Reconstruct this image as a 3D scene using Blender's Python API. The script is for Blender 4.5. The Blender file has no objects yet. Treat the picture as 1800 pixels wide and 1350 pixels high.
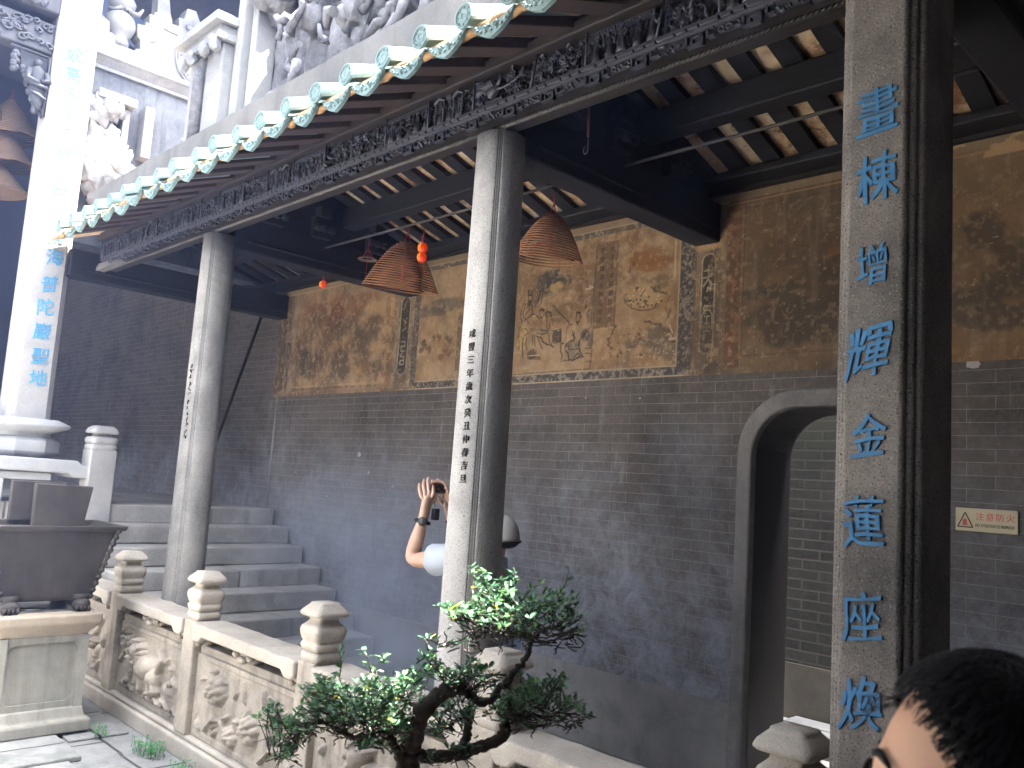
import bpy, bmesh, math, random
import numpy as np
from mathutils import Vector, Matrix, Euler
D = bpy.data
SC = bpy.context.scene
COL = SC.collection
R_ = math.radians
random.seed(7)

# ---------------------------------------------------------------- camera, sky, sun, exposure
CAM_YAW, CAM_PITCH, CAM_ROLL = R_(-45.8), R_(6.6), R_(3.78)
CAM_POS = Vector((0, 0, 1.7))
def cam_axes():
    cy, sy = math.cos(CAM_YAW), math.sin(CAM_YAW); cp, sp = math.cos(CAM_PITCH), math.sin(CAM_PITCH)
    f = Vector((sy*cp, cy*cp, sp)); r = Vector((cy, -sy, 0)); u = r.cross(f)
    cr, sr = math.cos(CAM_ROLL), math.sin(CAM_ROLL)
    return cr*r + sr*u, -sr*r + cr*u, f
AX, AU, AF = cam_axes()
cam = D.objects.new('camera', D.cameras.new('camera')); COL.objects.link(cam)
m = Matrix((AX, AU, -AF)).transposed().to_4x4(); m.translation = CAM_POS
cam.matrix_world = m
cam.data.lens = 30.0; cam.data.sensor_width = 36.0; cam.data.clip_start = 0.02; cam.data.clip_end = 500
cam.data.dof.use_dof = True; cam.data.dof.focus_distance = 4.6; cam.data.dof.aperture_fstop = 7.0
SC.camera = cam
SUN_DIR = Vector((0.95, 1.0, 3.7)).normalized()
w = D.worlds.new('World'); SC.world = w; w.use_nodes = True
nt = w.node_tree; bg = nt.nodes['Background']
sky = nt.nodes.new('ShaderNodeTexSky'); sky.sky_type = 'NISHITA'; sky.sun_disc = False
sky.sun_elevation = math.asin(SUN_DIR.z); sky.sun_rotation = math.atan2(SUN_DIR.x, SUN_DIR.y)
sky.air_density = 1.0; sky.dust_density = 5.0; sky.ozone_density = .7
hs = nt.nodes.new('ShaderNodeHueSaturation'); hs.inputs['Saturation'].default_value = .3      # hazy white sky
nt.links.new(sky.outputs[0], hs.inputs['Color']); nt.links.new(hs.outputs[0], bg.inputs[0]); bg.inputs[1].default_value = 0.15
sun = D.objects.new('sun', D.lights.new('sun', 'SUN')); COL.objects.link(sun)
sun.data.energy = 4.6; sun.data.angle = R_(0.5); sun.data.color = (1, .95, .88)
sun.rotation_euler = SUN_DIR.to_track_quat('Z', 'Y').to_euler(); sun.location = (3, 3, 12)
SC.view_settings.view_transform = 'Standard'; SC.view_settings.look = 'None'
SC.view_settings.exposure = 4.2; SC.view_settings.gamma = 1
SC.cycles.max_bounces = 8; SC.cycles.diffuse_bounces = 5
SC.cycles.use_denoising = True

# points measured on the place: a sight line through a photo point met with a real surface
def sight(px, py):
    return AX*((px-900)/1500) - AU*((py-675)/1500) + AF
def at_y(px, py, Y):
    d = sight(px, py); return CAM_POS + d*(Y/d.y)
def at_x(px, py, X):
    d = sight(px, py); return CAM_POS + d*(X/d.x)
def at_depth(px, py, t):
    return CAM_POS + sight(px, py)*t

# ---------------------------------------------------------------- mesh helpers
class MB:
    def __init__(s): s.v = []; s.f = []; s.sm = []
    def add(s, vs, fs, smooth=False):
        o = len(s.v); s.v += [tuple(v) for v in vs]; s.f += [tuple(i+o for i in f) for f in fs]; s.sm += [smooth]*len(fs)
    def box(s, x0, x1, y0, y1, z0, z1, M=None):
        vs = [Vector(p) for p in ((x0,y0,z0),(x1,y0,z0),(x1,y1,z0),(x0,y1,z0),(x0,y0,z1),(x1,y0,z1),(x1,y1,z1),(x0,y1,z1))]
        if M: vs = [M @ v for v in vs]
        s.add(vs, [(0,3,2,1),(4,5,6,7),(0,1,5,4),(1,2,6,5),(2,3,7,6),(3,0,4,7)])
    def cbox(s, c, d, M=None):
        x, y, z = c; a, b, e = d[0]/2, d[1]/2, d[2]/2
        if M is None: s.box(x-a,x+a,y-b,y+b,z-e,z+e)
        else: s.box(-a,a,-b,b,-e,e, Matrix.Translation(c) @ M)
    def loops(s, rings, closed=True, cap=True, smooth=True):
        n = len(rings[0]); o = len(s.v)
        for r in rings: s.v += [tuple(p) for p in r]
        for i in range(len(rings)-1):
            for j in range(n if closed else n-1):
                a = o+i*n+j; b = o+i*n+(j+1) % n
                s.f.append((a, b, b+n, a+n)); s.sm.append(smooth)
        if cap and closed:
            s.f.append(tuple(o+j for j in reversed(range(n)))); s.sm.append(False)
            e = o+(len(rings)-1)*n
            s.f.append(tuple(e+j for j in range(n))); s.sm.append(False)
    def prism(s, poly, axis, a, b):
        # poly: 2D outline, pushed along axis from a to b; axis 'y': (x,z), 'x': (y,z), 'z': (x,y)
        def P(p, t):
            return {'y': (p[0], t, p[1]), 'x': (t, p[0], p[1]), 'z': (p[0], p[1], t)}[axis]
        n = len(poly); vs = [P(p, a) for p in poly] + [P(p, b) for p in poly]
        fs = [tuple(range(n)), tuple(range(2*n-1, n-1, -1))] + [(i, i+n, (i+1) % n+n, (i+1) % n) for i in range(n)]
        s.add(vs, fs)
    def lathe(s, prof, c=(0,0,0), n=24, power=2.0, phase=0.0, M=None, smooth=True, sx=1, sy=1):
        rings = []
        for r, z in prof:
            ring = []
            for k in range(n):
                t = 2*math.pi*(k+phase)/n; ct, st = math.cos(t), math.sin(t)
                q = r/((abs(ct)**power+abs(st)**power)**(1/power))
                p = Vector((q*ct*sx, q*st*sy, z))
                if M: p = M @ p
                ring.append((p.x+c[0], p.y+c[1], p.z+c[2]))
            rings.append(ring)
        s.loops(rings, smooth=smooth)
    def ell(s, c, r, n=8, m=6, M=None):
        rings = []
        for i in range(1, m):
            ph = math.pi*i/m - math.pi/2
            ring = []
            for k in range(n):
                t = 2*math.pi*k/n
                p = Vector((r[0]*math.cos(ph)*math.cos(t), r[1]*math.cos(ph)*math.sin(t), r[2]*math.sin(ph)))
                if M: p = M @ p
                ring.append((p.x+c[0], p.y+c[1], p.z+c[2]))
            rings.append(ring)
        s.loops(rings)
    def tube(s, pts, r, n=6, closed=False, cap=True):
        pts = [Vector(p) for p in pts]
        N = len(pts); rr = r if hasattr(r, '__len__') else [r]*N
        rings = []; up = None
        for i, p in enumerate(pts):
            if closed: t = pts[(i+1) % N]-pts[i-1]
            else: t = pts[min(i+1, N-1)]-pts[max(i-1, 0)]
            if t.length < 1e-9: t = Vector((0,0,1))
            t.normalize()
            if up is None:
                up = Vector((0,0,1)) if abs(t.z) < .9 else Vector((1,0,0))
            a = (up - t*up.dot(t))
            if a.length < 1e-6: a = t.orthogonal()
            a.normalize(); b = t.cross(a); up = a
            rings.append([p + (a*math.cos(2*math.pi*k/n) + b*math.sin(2*math.pi*k/n))*rr[i] for k in range(n)])
        if closed: rings.append(rings[0]); cap = False
        s.loops(rings, cap=cap)
    def build(s, name, mat=None, parent=None, bevel=0.0, loc=None, segs=2):
        me = D.meshes.new(name); me.from_pydata(s.v, [], s.f)
        me.polygons.foreach_set('use_smooth', s.sm)
        me.update()
        return link(name, me, mat, parent, bevel, segs)
def link(name, me, mat=None, parent=None, bevel=0.0, segs=2):
    o = D.objects.new(name, me); COL.objects.link(o)
    if mat: me.materials.append(mat)
    if parent is not None:
        o.parent = parent; o.matrix_parent_inverse = Matrix.Translation(-parent.location)
    if bevel:
        b = o.modifiers.new('edge', 'BEVEL'); b.width = bevel; b.segments = segs; b.limit_method = 'ANGLE'; b.angle_limit = R_(40)
    return o
def thing(name, label, cat, loc=(0,0,0), group=None):
    o = D.objects.new(name, None); COL.objects.link(o); o.location = loc; o.empty_display_size = .1
    return tag(o, label, cat, group)
def tag(o, label, cat=None, group=None, kind=None):
    if label: o['label'] = label
    if cat: o['category'] = cat
    if group: o['group'] = group
    if kind: o['kind'] = kind
    return o
def structure(o): o['kind'] = 'structure'; return o
def grid_mesh(name, P, cols=None, smooth=True):
    # P: (h, w, 3) array of points
    h, w_, _ = P.shape
    me = D.meshes.new(name)
    me.vertices.add(h*w_); me.vertices.foreach_set('co', P.reshape(-1).astype(np.float32))
    idx = np.arange(h*w_).reshape(h, w_)
    q = np.stack([idx[:-1,:-1], idx[:-1,1:], idx[1:,1:], idx[1:,:-1]], -1).reshape(-1)
    nq = (h-1)*(w_-1)
    me.loops.add(nq*4); me.loops.foreach_set('vertex_index', q.astype(np.int32))
    me.polygons.add(nq); me.polygons.foreach_set('loop_start', np.arange(0, nq*4, 4, dtype=np.int32))
    me.polygons.foreach_set('use_smooth', np.full(nq, smooth))
    me.update(calc_edges=True)
    if cols is not None:
        a = me.color_attributes.new('paint', 'FLOAT_COLOR', 'POINT')
        a.data.foreach_set('color', np.concatenate([cols.reshape(-1,3), np.ones((h*w_,1))], 1).astype(np.float32).reshape(-1))
    return me
def dup(o, parent=None):
    c = o.copy(); COL.objects.link(c)
    if parent is not None: c.parent = parent
    return c

# ---------------------------------------------------------------- materials
def srgb(r, g, b):
    return tuple(((c/255)/12.92 if c/255 <= .04045 else ((c/255+.055)/1.055)**2.4) for c in (r, g, b))
class NT:
    def __init__(s, name):
        s.m = D.materials.new(name); s.m.use_nodes = True; s.t = s.m.node_tree
        s.b = s.t.nodes['Principled BSDF']; s.pos = s.t.nodes.new('ShaderNodeNewGeometry').outputs['Position']
    def n(s, kind, **kw):
        x = s.t.nodes.new(kind)
        for k, v in kw.items(): setattr(x, k, v)
        return x
    def l(s, a, b): s.t.links.new(a, b)
    def set(s, sock, v):
        if hasattr(v, 'is_output'): s.l(v, sock)
        elif isinstance(v, tuple) and len(v) == 3 and sock.type == 'RGBA': sock.default_value = (*v, 1)
        else: sock.default_value = v
    def noise(s, scale, detail=4, rough=.6, vec=None, dist=0.0):
        x = s.n('ShaderNodeTexNoise'); s.set(x.inputs['Vector'], vec or s.pos)
        x.inputs['Scale'].default_value = scale; x.inputs['Detail'].default_value = detail; x.inputs['Roughness'].default_value = rough
        x.inputs['Distortion'].default_value = dist
        return x.outputs['Fac']
    def vor(s, scale, feature='F1', vec=None):
        x = s.n('ShaderNodeTexVoronoi', feature=feature); s.set(x.inputs['Vector'], vec or s.pos); x.inputs['Scale'].default_value = scale
        return x.outputs['Distance']
    def ramp(s, f, a, b, lo=0.0, hi=1.0):
        x = s.n('ShaderNodeMapRange', clamp=True); s.set(x.inputs[0], f)
        x.inputs[1].default_value = a; x.inputs[2].default_value = b; x.inputs[3].default_value = lo; x.inputs[4].default_value = hi
        return x.outputs[0]
    def mix(s, f, a, b, mode='MIX'):
        x = s.n('ShaderNodeMix', data_type='RGBA', blend_type=mode); s.set(x.inputs[0], f); s.set(x.inputs[6], a); s.set(x.inputs[7], b)
        return x.outputs[2]
    def math(s, op, a, b=0.0):
        x = s.n('ShaderNodeMath', operation=op); s.set(x.inputs[0], a); s.set(x.inputs[1], b); return x.outputs[0]
    def scaled(s, v):
        x = s.n('ShaderNodeMapping'); s.l(s.pos, x.inputs[0]); x.inputs['Scale'].default_value = v; return x.outputs[0]
    def bump(s, h, strength=.4, dist=.01):
        x = s.n('ShaderNodeBump'); s.set(x.inputs['Height'], h); x.inputs['Strength'].default_value = strength; x.inputs['Distance'].default_value = dist
        s.l(x.outputs[0], s.b.inputs['Normal']); return x
    def out(s, col, rough=.8, spec=.3):
        s.set(s.b.inputs['Base Color'], col); s.set(s.b.inputs['Roughness'], rough); s.b.inputs['Specular IOR Level'].default_value = spec
        return s.m

def stone(name, c1, c2, dark=(.05,.05,.05), speck=.35, grime=.5, rough=.85, bump=.35, sc=1.0, streak=.0, speck_c=None):
    k = NT(name)
    a = k.ramp(k.noise(3*sc, 6, .65), .35, .68)
    col = k.mix(a, c1, c2)
    fine = k.noise(190*sc, 2, .7)
    col = k.mix(k.math('MULTIPLY', k.ramp(fine, .56, .66), speck), col, dark)
    col = k.mix(k.math('MULTIPLY', k.ramp(k.noise(150*sc, 2, .7, dist=.4), .6, .7), speck*.8), col, speck_c or tuple(min(1, c*1.7) for c in c1))
    g = k.ramp(k.noise(1.7*sc, 7, .72, dist=.6), .5, .72)
    col = k.mix(k.math('MULTIPLY', g, grime), col, dark)
    if streak:
        st = k.ramp(k.noise(9, 4, .6, vec=k.scaled((1,1,.12))), .52, .7)
        col = k.mix(k.math('MULTIPLY', st, streak), col, dark)
    h = k.math('ADD', k.math('MULTIPLY', k.noise(22*sc, 5, .7), .7), k.math('MULTIPLY', fine, .3))
    k.bump(h, bump, .012)
    return k.out(col, rough)
def wood(name, c1, c2, rough=.6, grain=(1,14,14), bump=.25, spec=.3):
    k = NT(name)
    g = k.noise(5, 5, .65, vec=k.scaled(grain))
    col = k.mix(k.ramp(g, .35, .65), c1, c2)
    col = k.mix(k.ramp(k.noise(2.2, 6, .7), .55, .75, 0, .5), col, tuple(c*.35 for c in c1))
    k.bump(g, bump, .006)
    return k.out(col, rough, spec)
def plain(name, c, rough=.6, spec=.3, var=.25, emit=None, es=0, metal=0):
    k = NT(name)
    col = k.mix(k.ramp(k.noise(14, 4, .6), .3, .7, 0, var), c, tuple(x*.45 for x in c))
    k.out(col, rough, spec); k.b.inputs['Metallic'].default_value = metal
    if emit: k.set(k.b.inputs['Emission Color'], emit); k.b.inputs['Emission Strength'].default_value = es
    return k.m
def brick(name, c1, c2, mortar, bw=.25, bh=.0625, gap=.0025, axis='x', mfac=.75, soot=(.012,.012,.013), moss=None, sootf=.75, foot=None):
    k = NT(name)
    sp = k.n('ShaderNodeSeparateXYZ'); k.l(k.pos, sp.inputs[0]); cb = k.n('ShaderNodeCombineXYZ')
    wob = k.math('MULTIPLY', k.math('SUBTRACT', k.noise(2.3, 2), .5), .012)
    k.l(sp.outputs['X' if axis == 'x' else 'Y'], cb.inputs[0]); k.l(k.math('ADD', sp.outputs['Z'], wob), cb.inputs[1])
    b = k.n('ShaderNodeTexBrick'); k.l(cb.outputs[0], b.inputs['Vector'])
    b.inputs['Scale'].default_value = 1; b.inputs['Mortar Size'].default_value = gap; b.inputs['Mortar Smooth'].default_value = .3
    b.inputs['Brick Width'].default_value = bw; b.inputs['Row Height'].default_value = bh; b.inputs['Bias'].default_value = -.1
    k.set(b.inputs['Color1'], c1); k.set(b.inputs['Color2'], c2)
    k.set(b.inputs['Mortar'], c1)
    col = b.outputs['Color']
    col = k.mix(k.ramp(k.noise(38, 4, .7), .45, .75, 0, .45), col, tuple(c*1.8 for c in c1))
    col = k.mix(k.ramp(k.noise(1.3, 6, .68, dist=.5), .48, .74, 0, sootf), col, soot)
    patch = k.ramp(k.noise(2.1, 5, .7, vec=k.scaled((1,1,.7))), .3, .52, .3, 1)
    mf = k.math('MULTIPLY', b.outputs['Fac'], k.math('MULTIPLY', patch, mfac))
    col = k.mix(mf, col, mortar)
    # pale salts, drips and scuffs
    sal = k.ramp(k.noise(7, 6, .75, vec=k.scaled((1.6,1,.25))), .6, .78, 0, .35)
    col = k.mix(sal, col, tuple(min(1, c*1.1) for c in mortar))
    spk = k.ramp(k.noise(70, 2, .6), .74, .77, 0, .6)
    col = k.mix(spk, col, mortar)
    if foot:
        zz = k.math('ADD', sp.outputs['Z'], k.math('MULTIPLY', k.math('SUBTRACT', k.noise(1.6, 6, .7), .5), 2.2))
        col = k.mix(k.math('MULTIPLY', k.ramp(zz, 2.15, .85), k.ramp(k.noise(7, 6, .78, dist=.4), .34, .64, .10, .72)), col, foot)  # bluish smoke sheen painted into the lower wall, mottled like salts
    if moss: col = k.mix(k.ramp(k.noise(1.1, 5), .4, .7, 0, .7), col, moss)
    h = k.math('SUBTRACT', k.math('MULTIPLY', k.noise(45, 4, .7), .35), k.math('MULTIPLY', b.outputs['Fac'], .5))
    k.bump(h, .5, .008)
    return k.out(col, .82, .25)

GRANITE = stone('granite_grey', (.46,.445,.42), (.32,.312,.30), (.05,.05,.05), speck=.75, grime=.3, bump=.45, streak=.25, speck_c=(.5,.49,.47))
GRANITE_D = stone('granite_worn', (.22,.20,.178), (.10,.094,.088), (.018,.018,.018), speck=1.0, grime=.4, bump=.55, streak=.3, speck_c=(.38,.36,.33))
GRANITE_SHADED = stone('granite_shaded', (.30,.29,.275), (.19,.185,.178), (.04,.04,.04), speck=.7, grime=.45, bump=.45, streak=.35, speck_c=(.40,.39,.37))  # darker granite copy, the far column's dimmer light put into its colour
GRANITE_L = stone('granite_pale', (.34,.335,.33), (.25,.248,.245), (.10,.10,.10), speck=.4, grime=.3, bump=.35, speck_c=(.6,.6,.6))
BAL = stone('balustrade_stone', (.42,.37,.305), (.27,.245,.21), (.075,.065,.055), speck=.45, grime=.65, bump=.6, streak=.5)
BAL_TOP = stone('rail_stone', (.45,.41,.35), (.33,.30,.26), (.09,.08,.065), speck=.45, grime=.4, bump=.45)
STEP = stone('step_stone', (.39,.375,.35), (.27,.262,.248), (.05,.05,.05), speck=.45, grime=.4, bump=.5)
PED = stone('pedestal_stone', (.30,.29,.255), (.19,.19,.17), (.10,.09,.07), speck=.25, grime=.45, bump=.3, streak=.4)
PED_CAP = stone('pedestal_cap_stone', (.30,.255,.20), (.21,.18,.145), (.08,.06,.05), speck=.25, grime=.35, bump=.3)
SLAB = stone('hall_stone', (.36,.365,.37), (.27,.28,.29), (.15,.15,.16), speck=.3, grime=.2, bump=.35)
IRON = stone('cast_iron', (.050,.045,.042), (.022,.021,.021), (.015,.015,.016), speck=.25, grime=.5, rough=.62, bump=.25, streak=.5)
SOOT = wood('sooty_timber', (.011,.0105,.012), (.006,.006,.007), .62)
SOOT_B = wood('brown_timber', (.020,.0155,.0135), (.010,.008,.008), .6)
CARVE = None
BLUEP = plain('blue_letter_paint', (.055,.205,.40), .55, .3, .55)
DARKP = plain('black_letter_ink', (.045,.04,.035), .8, .2, .5)
TILE = stone('glazed_tile', (.21,.30,.295), (.135,.21,.215), (.10,.13,.12), speck=.12, grime=.35, rough=.35, bump=.3)
LIME = stone('limewash', (.27,.27,.265), (.19,.195,.20), (.05,.052,.06), speck=.3, grime=.55, bump=.6)
LIME_ST = stone('stained_limewash', (.14,.148,.165), (.08,.087,.10), (.015,.016,.02), speck=.4, grime=.6, bump=.6, streak=.5)
ROCK = stone('rock_plaster', (.24,.24,.25), (.10,.103,.118), (.012,.012,.018), speck=.7, grime=.75, bump=.9, sc=2.2)
COIL = stone('incense_paste', (.25,.12,.06), (.17,.078,.04), (.06,.03,.02), speck=.1, grime=.3, rough=.85, bump=.2)
COIL_P = stone('pale_incense_paste', (.16,.105,.07), (.11,.075,.05), (.12,.08,.05), speck=.1, grime=.3, rough=.85, bump=.2)
REDCORD = plain('red_cord', (.33,.03,.04), .7)
BLACK = plain('black_plastic', (.012,.012,.013), .45)
def carve_mat():
    k = NT('carved_blackened_wood')
    geo = k.n('ShaderNodeNewGeometry')
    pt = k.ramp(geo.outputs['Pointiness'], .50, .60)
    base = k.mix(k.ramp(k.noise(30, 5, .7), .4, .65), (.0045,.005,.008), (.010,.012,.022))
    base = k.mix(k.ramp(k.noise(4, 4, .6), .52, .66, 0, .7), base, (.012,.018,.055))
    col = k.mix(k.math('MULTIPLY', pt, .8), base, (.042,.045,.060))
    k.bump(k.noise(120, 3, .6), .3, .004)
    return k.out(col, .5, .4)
CARVE = carve_mat()

# ---------------------------------------------------------------- ground, floors
def slab_mat(name, c1, c2, joint, bw, bh, moss):
    k = NT(name)
    wv = k.n('ShaderNodeVectorMath', operation='ADD'); k.l(k.pos, wv.inputs[0])
    nz = k.n('ShaderNodeTexNoise'); k.l(k.pos, nz.inputs[0]); nz.inputs['Scale'].default_value = 3
    sc_ = k.n('ShaderNodeVectorMath', operation='SCALE'); k.l(nz.outputs['Color'], sc_.inputs[0]); sc_.inputs['Scale'].default_value = .05
    k.l(sc_.outputs[0], wv.inputs[1])
    b = k.n('ShaderNodeTexBrick'); k.l(wv.outputs[0], b.inputs['Vector']); b.inputs['Scale'].default_value = 1
    b.inputs['Brick Width'].default_value = bw; b.inputs['Row Height'].default_value = bh; b.inputs['Mortar Size'].default_value = .012; b.inputs['Mortar Smooth'].default_value = .5
    k.set(b.inputs['Color1'], c1); k.set(b.inputs['Color2'], c2); k.set(b.inputs['Mortar'], joint)
    col = k.mix(k.ramp(k.noise(6, 7, .72), .42, .7, 0, .7), b.outputs['Color'], tuple(c*.5 for c in c1))
    col = k.mix(k.ramp(k.noise(2.4, 6, .7), .55, .72, 0, .6), col, moss)
    k.bump(k.math('SUBTRACT', k.noise(25, 6, .7), b.outputs['Fac']), .5, .012)
    return k.out(col, .8, .3)
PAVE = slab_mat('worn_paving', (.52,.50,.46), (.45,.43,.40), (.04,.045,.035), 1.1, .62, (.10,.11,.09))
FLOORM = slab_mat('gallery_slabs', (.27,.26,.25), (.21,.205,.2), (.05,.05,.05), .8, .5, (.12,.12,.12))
b = MB(); b.add([(-22,-22,0),(22,-22,0),(22,22,0),(-22,22,0)], [(0,1,2,3)]); structure(b.build('courtyard_ground', PAVE))
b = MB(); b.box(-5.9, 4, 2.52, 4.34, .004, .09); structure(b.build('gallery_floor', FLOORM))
# loose slabs with raised edges beside the plinth of the balustrade
PAVE2 = slab_mat('shaded_paving', (.25,.255,.25), (.18,.185,.185), (.03,.035,.03), 1.2, .7, (.07,.085,.07))  # dark copy of the paving, the eave's shade put into its colour
b = MB(); b.add([(-7.6,.75,.004),(-2.0,.75,.004),(-2.0,2.31,.004),(-7.6,2.31,.004)], [(0,1,2,3)]); structure(b.build('shaded_paving_strip', PAVE2))
b = MB(); b.box(-6.4,-5.15,1.0,1.86,.004,.035); b.box(-5.12,-4.0,.9,1.78,.004,.03); b.box(-4.6,-3.2,1.82,2.14,.004,.022); b.box(-6.6,-5.5,1.9,2.25,.004,.02)
structure(b.build('paving_slabs', PAVE2, bevel=.01))
b = MB(); b.box(-3.4,-.6,4.78,6.2,.004,.1); structure(b.build('lane_paving', PAVE))

# ---------------------------------------------------------------- the long brick wall with its door, plaster foot and painted band
WY = 4.35
BRICK = brick('grey_brick', (.090,.077,.066), (.066,.057,.050), (.36,.345,.32), gap=.0015, mfac=.45, soot=(.024,.0215,.020), sootf=.8, foot=(.27,.285,.325))
wall = thing('brick_wall', 'long dark grey brick wall with a painted band along its top and a rounded doorway', 'wall', (-3, WY, 0))
def arc(cx, cz, r, a0, a1, n=10):
    return [(cx+r*math.cos(R_(a0+(a1-a0)*i/n)), cz+r*math.sin(R_(a0+(a1-a0)*i/n))) for i in range(n+1)]
# door opening -2.49..-1.55, frame outer edge -2.58..-1.46
out_arc = [(-2.58,0)] + arc(-2.58+.36, 2.31-.36, .36, 180, 90) + arc(-1.46-.36, 2.31-.36, .36, 90, 0) + [(-1.46,0)]
in_arc = [(-2.49,0)] + arc(-2.49+.27, 2.215-.27, .27, 180, 90) + arc(-1.55-.27, 2.215-.27, .27, 90, 0) + [(-1.55,0)]
outer = [(-17,0)] + out_arc + [(6,0),(6,4.6),(-17,4.6)]
b = MB(); b.prism(outer, 'y', WY, WY+.42); b.build('brickwork', BRICK, wall)
b = MB()
n = len(out_arc)
for y0, y1 in ((WY-.022, WY+.43),):
    vs = [(p[0], y0, p[1]) for p in out_arc] + [(p[0], y0, p[1]) for p in in_arc] + [(p[0], y1, p[1]) for p in out_arc] + [(p[0], y1, p[1]) for p in in_arc]
    fs = []
    for i in range(n-1):
        fs += [(i, i+n, i+n+1, i+1), (i+2*n, i+1+2*n, i+1+3*n, i+3*n), (i+n, i+3*n, i+3*n+1, i+n+1), (i, i+1, i+1+2*n, i+2*n)]
    b.add(vs, fs)
DOORST = stone('door_stone', (.22,.205,.19), (.14,.132,.125), (.03,.03,.03), speck=.4, grime=.5, bump=.4, streak=.3)
b.build('door_surround', DOORST, wall, bevel=.012)
b = MB(); inr = [(p[0]+(.004 if p[0] < -2.02 else -.004), p[1]-.004*(p[1] > 1)) for p in in_arc]
b.loops([[(p[0], WY+.03, p[1]) for p in inr], [(p[0], WY+.432, p[1]) for p in inr]], closed=False, cap=False, smooth=False); b.build('dark_jamb', SOOT_B, wall)  # inner faces of the door, darker than the surround
DADO = stone('foot_plaster', (.24,.23,.215), (.17,.165,.155), (.04,.04,.045), speck=.2, grime=.5, bump=.35, sc=1.2, streak=.2)
b = MB(); b.box(-7.6,-2.582, WY-.012, WY+.01, .09, .565); b.box(-1.458,4, WY-.012, WY+.01, .09, .565); b.build('plaster_foot', DADO, wall, bevel=.004)
# thin vertical plaster joint and chips
b = MB(); b.box(-7.905,-7.87, WY-.006, WY+.01, 1.3, 2.44); b.build('pale_joint', stone('joint_plaster', (.22,.215,.21), (.12,.12,.12), speck=.3, grime=.6, streak=.6), wall)
b = MB()
for (px, py, s) in ((632,799,.055),(648,830,.03),(690,855,.02),(880,905,.02),(1030,700,.012),(1125,700,.012),(575,872,.02),(600,905,.018),(520,830,.015),(1712,640,.05)):
    c = at_y(px, py, WY); pts = []
    for k_ in range(7):
        a = 2*math.pi*k_/7; r = s*random.uniform(.35,.75); pts.append((c.x+r*math.cos(a), c.z+r*.8*math.sin(a)))
    b.prism(pts, 'y', WY-.003, WY+.005)
b.build('paper_scrap', plain('old_paper', (.33,.31,.28), .9), wall)

# ---------------------------------------------------------------- wall paintings, brushed stroke by stroke on a fine grid
rng = np.random.default_rng(11)
def vnoise(h, w_, cells_h, cells_w, rg=rng):
    cells_h = max(1, int(cells_h)); cells_w = max(1, int(cells_w))
    g = rg.random((cells_h+2, cells_w+2))
    y = np.linspace(0, cells_h, h); x = np.linspace(0, cells_w, w_)
    yi = np.minimum(y.astype(int), cells_h); xi = np.minimum(x.astype(int), cells_w)
    fy = (y-yi)[:,None]; fx = (x-xi)[None]
    fy = fy*fy*(3-2*fy); fx = fx*fx*(3-2*fx)
    a = g[yi][:,xi]; b_ = g[yi][:,xi+1]; c = g[yi+1][:,xi]; d = g[yi+1][:,xi+1]
    return (a*(1-fx)+b_*fx)*(1-fy) + (c*(1-fx)+d*fx)*fy
def fbm(h, w_, cell, res, octv=5, rough=.55, ax=1.0):
    out = np.zeros((h, w_)); amp = 1; tot = 0; c = cell
    for i in range(octv):
        out += amp*vnoise(h, w_, h*res/c+1, w_*res/(c*ax)+1); tot += amp; amp *= rough; c /= 2
        if c < res: break
    return out/tot
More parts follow.
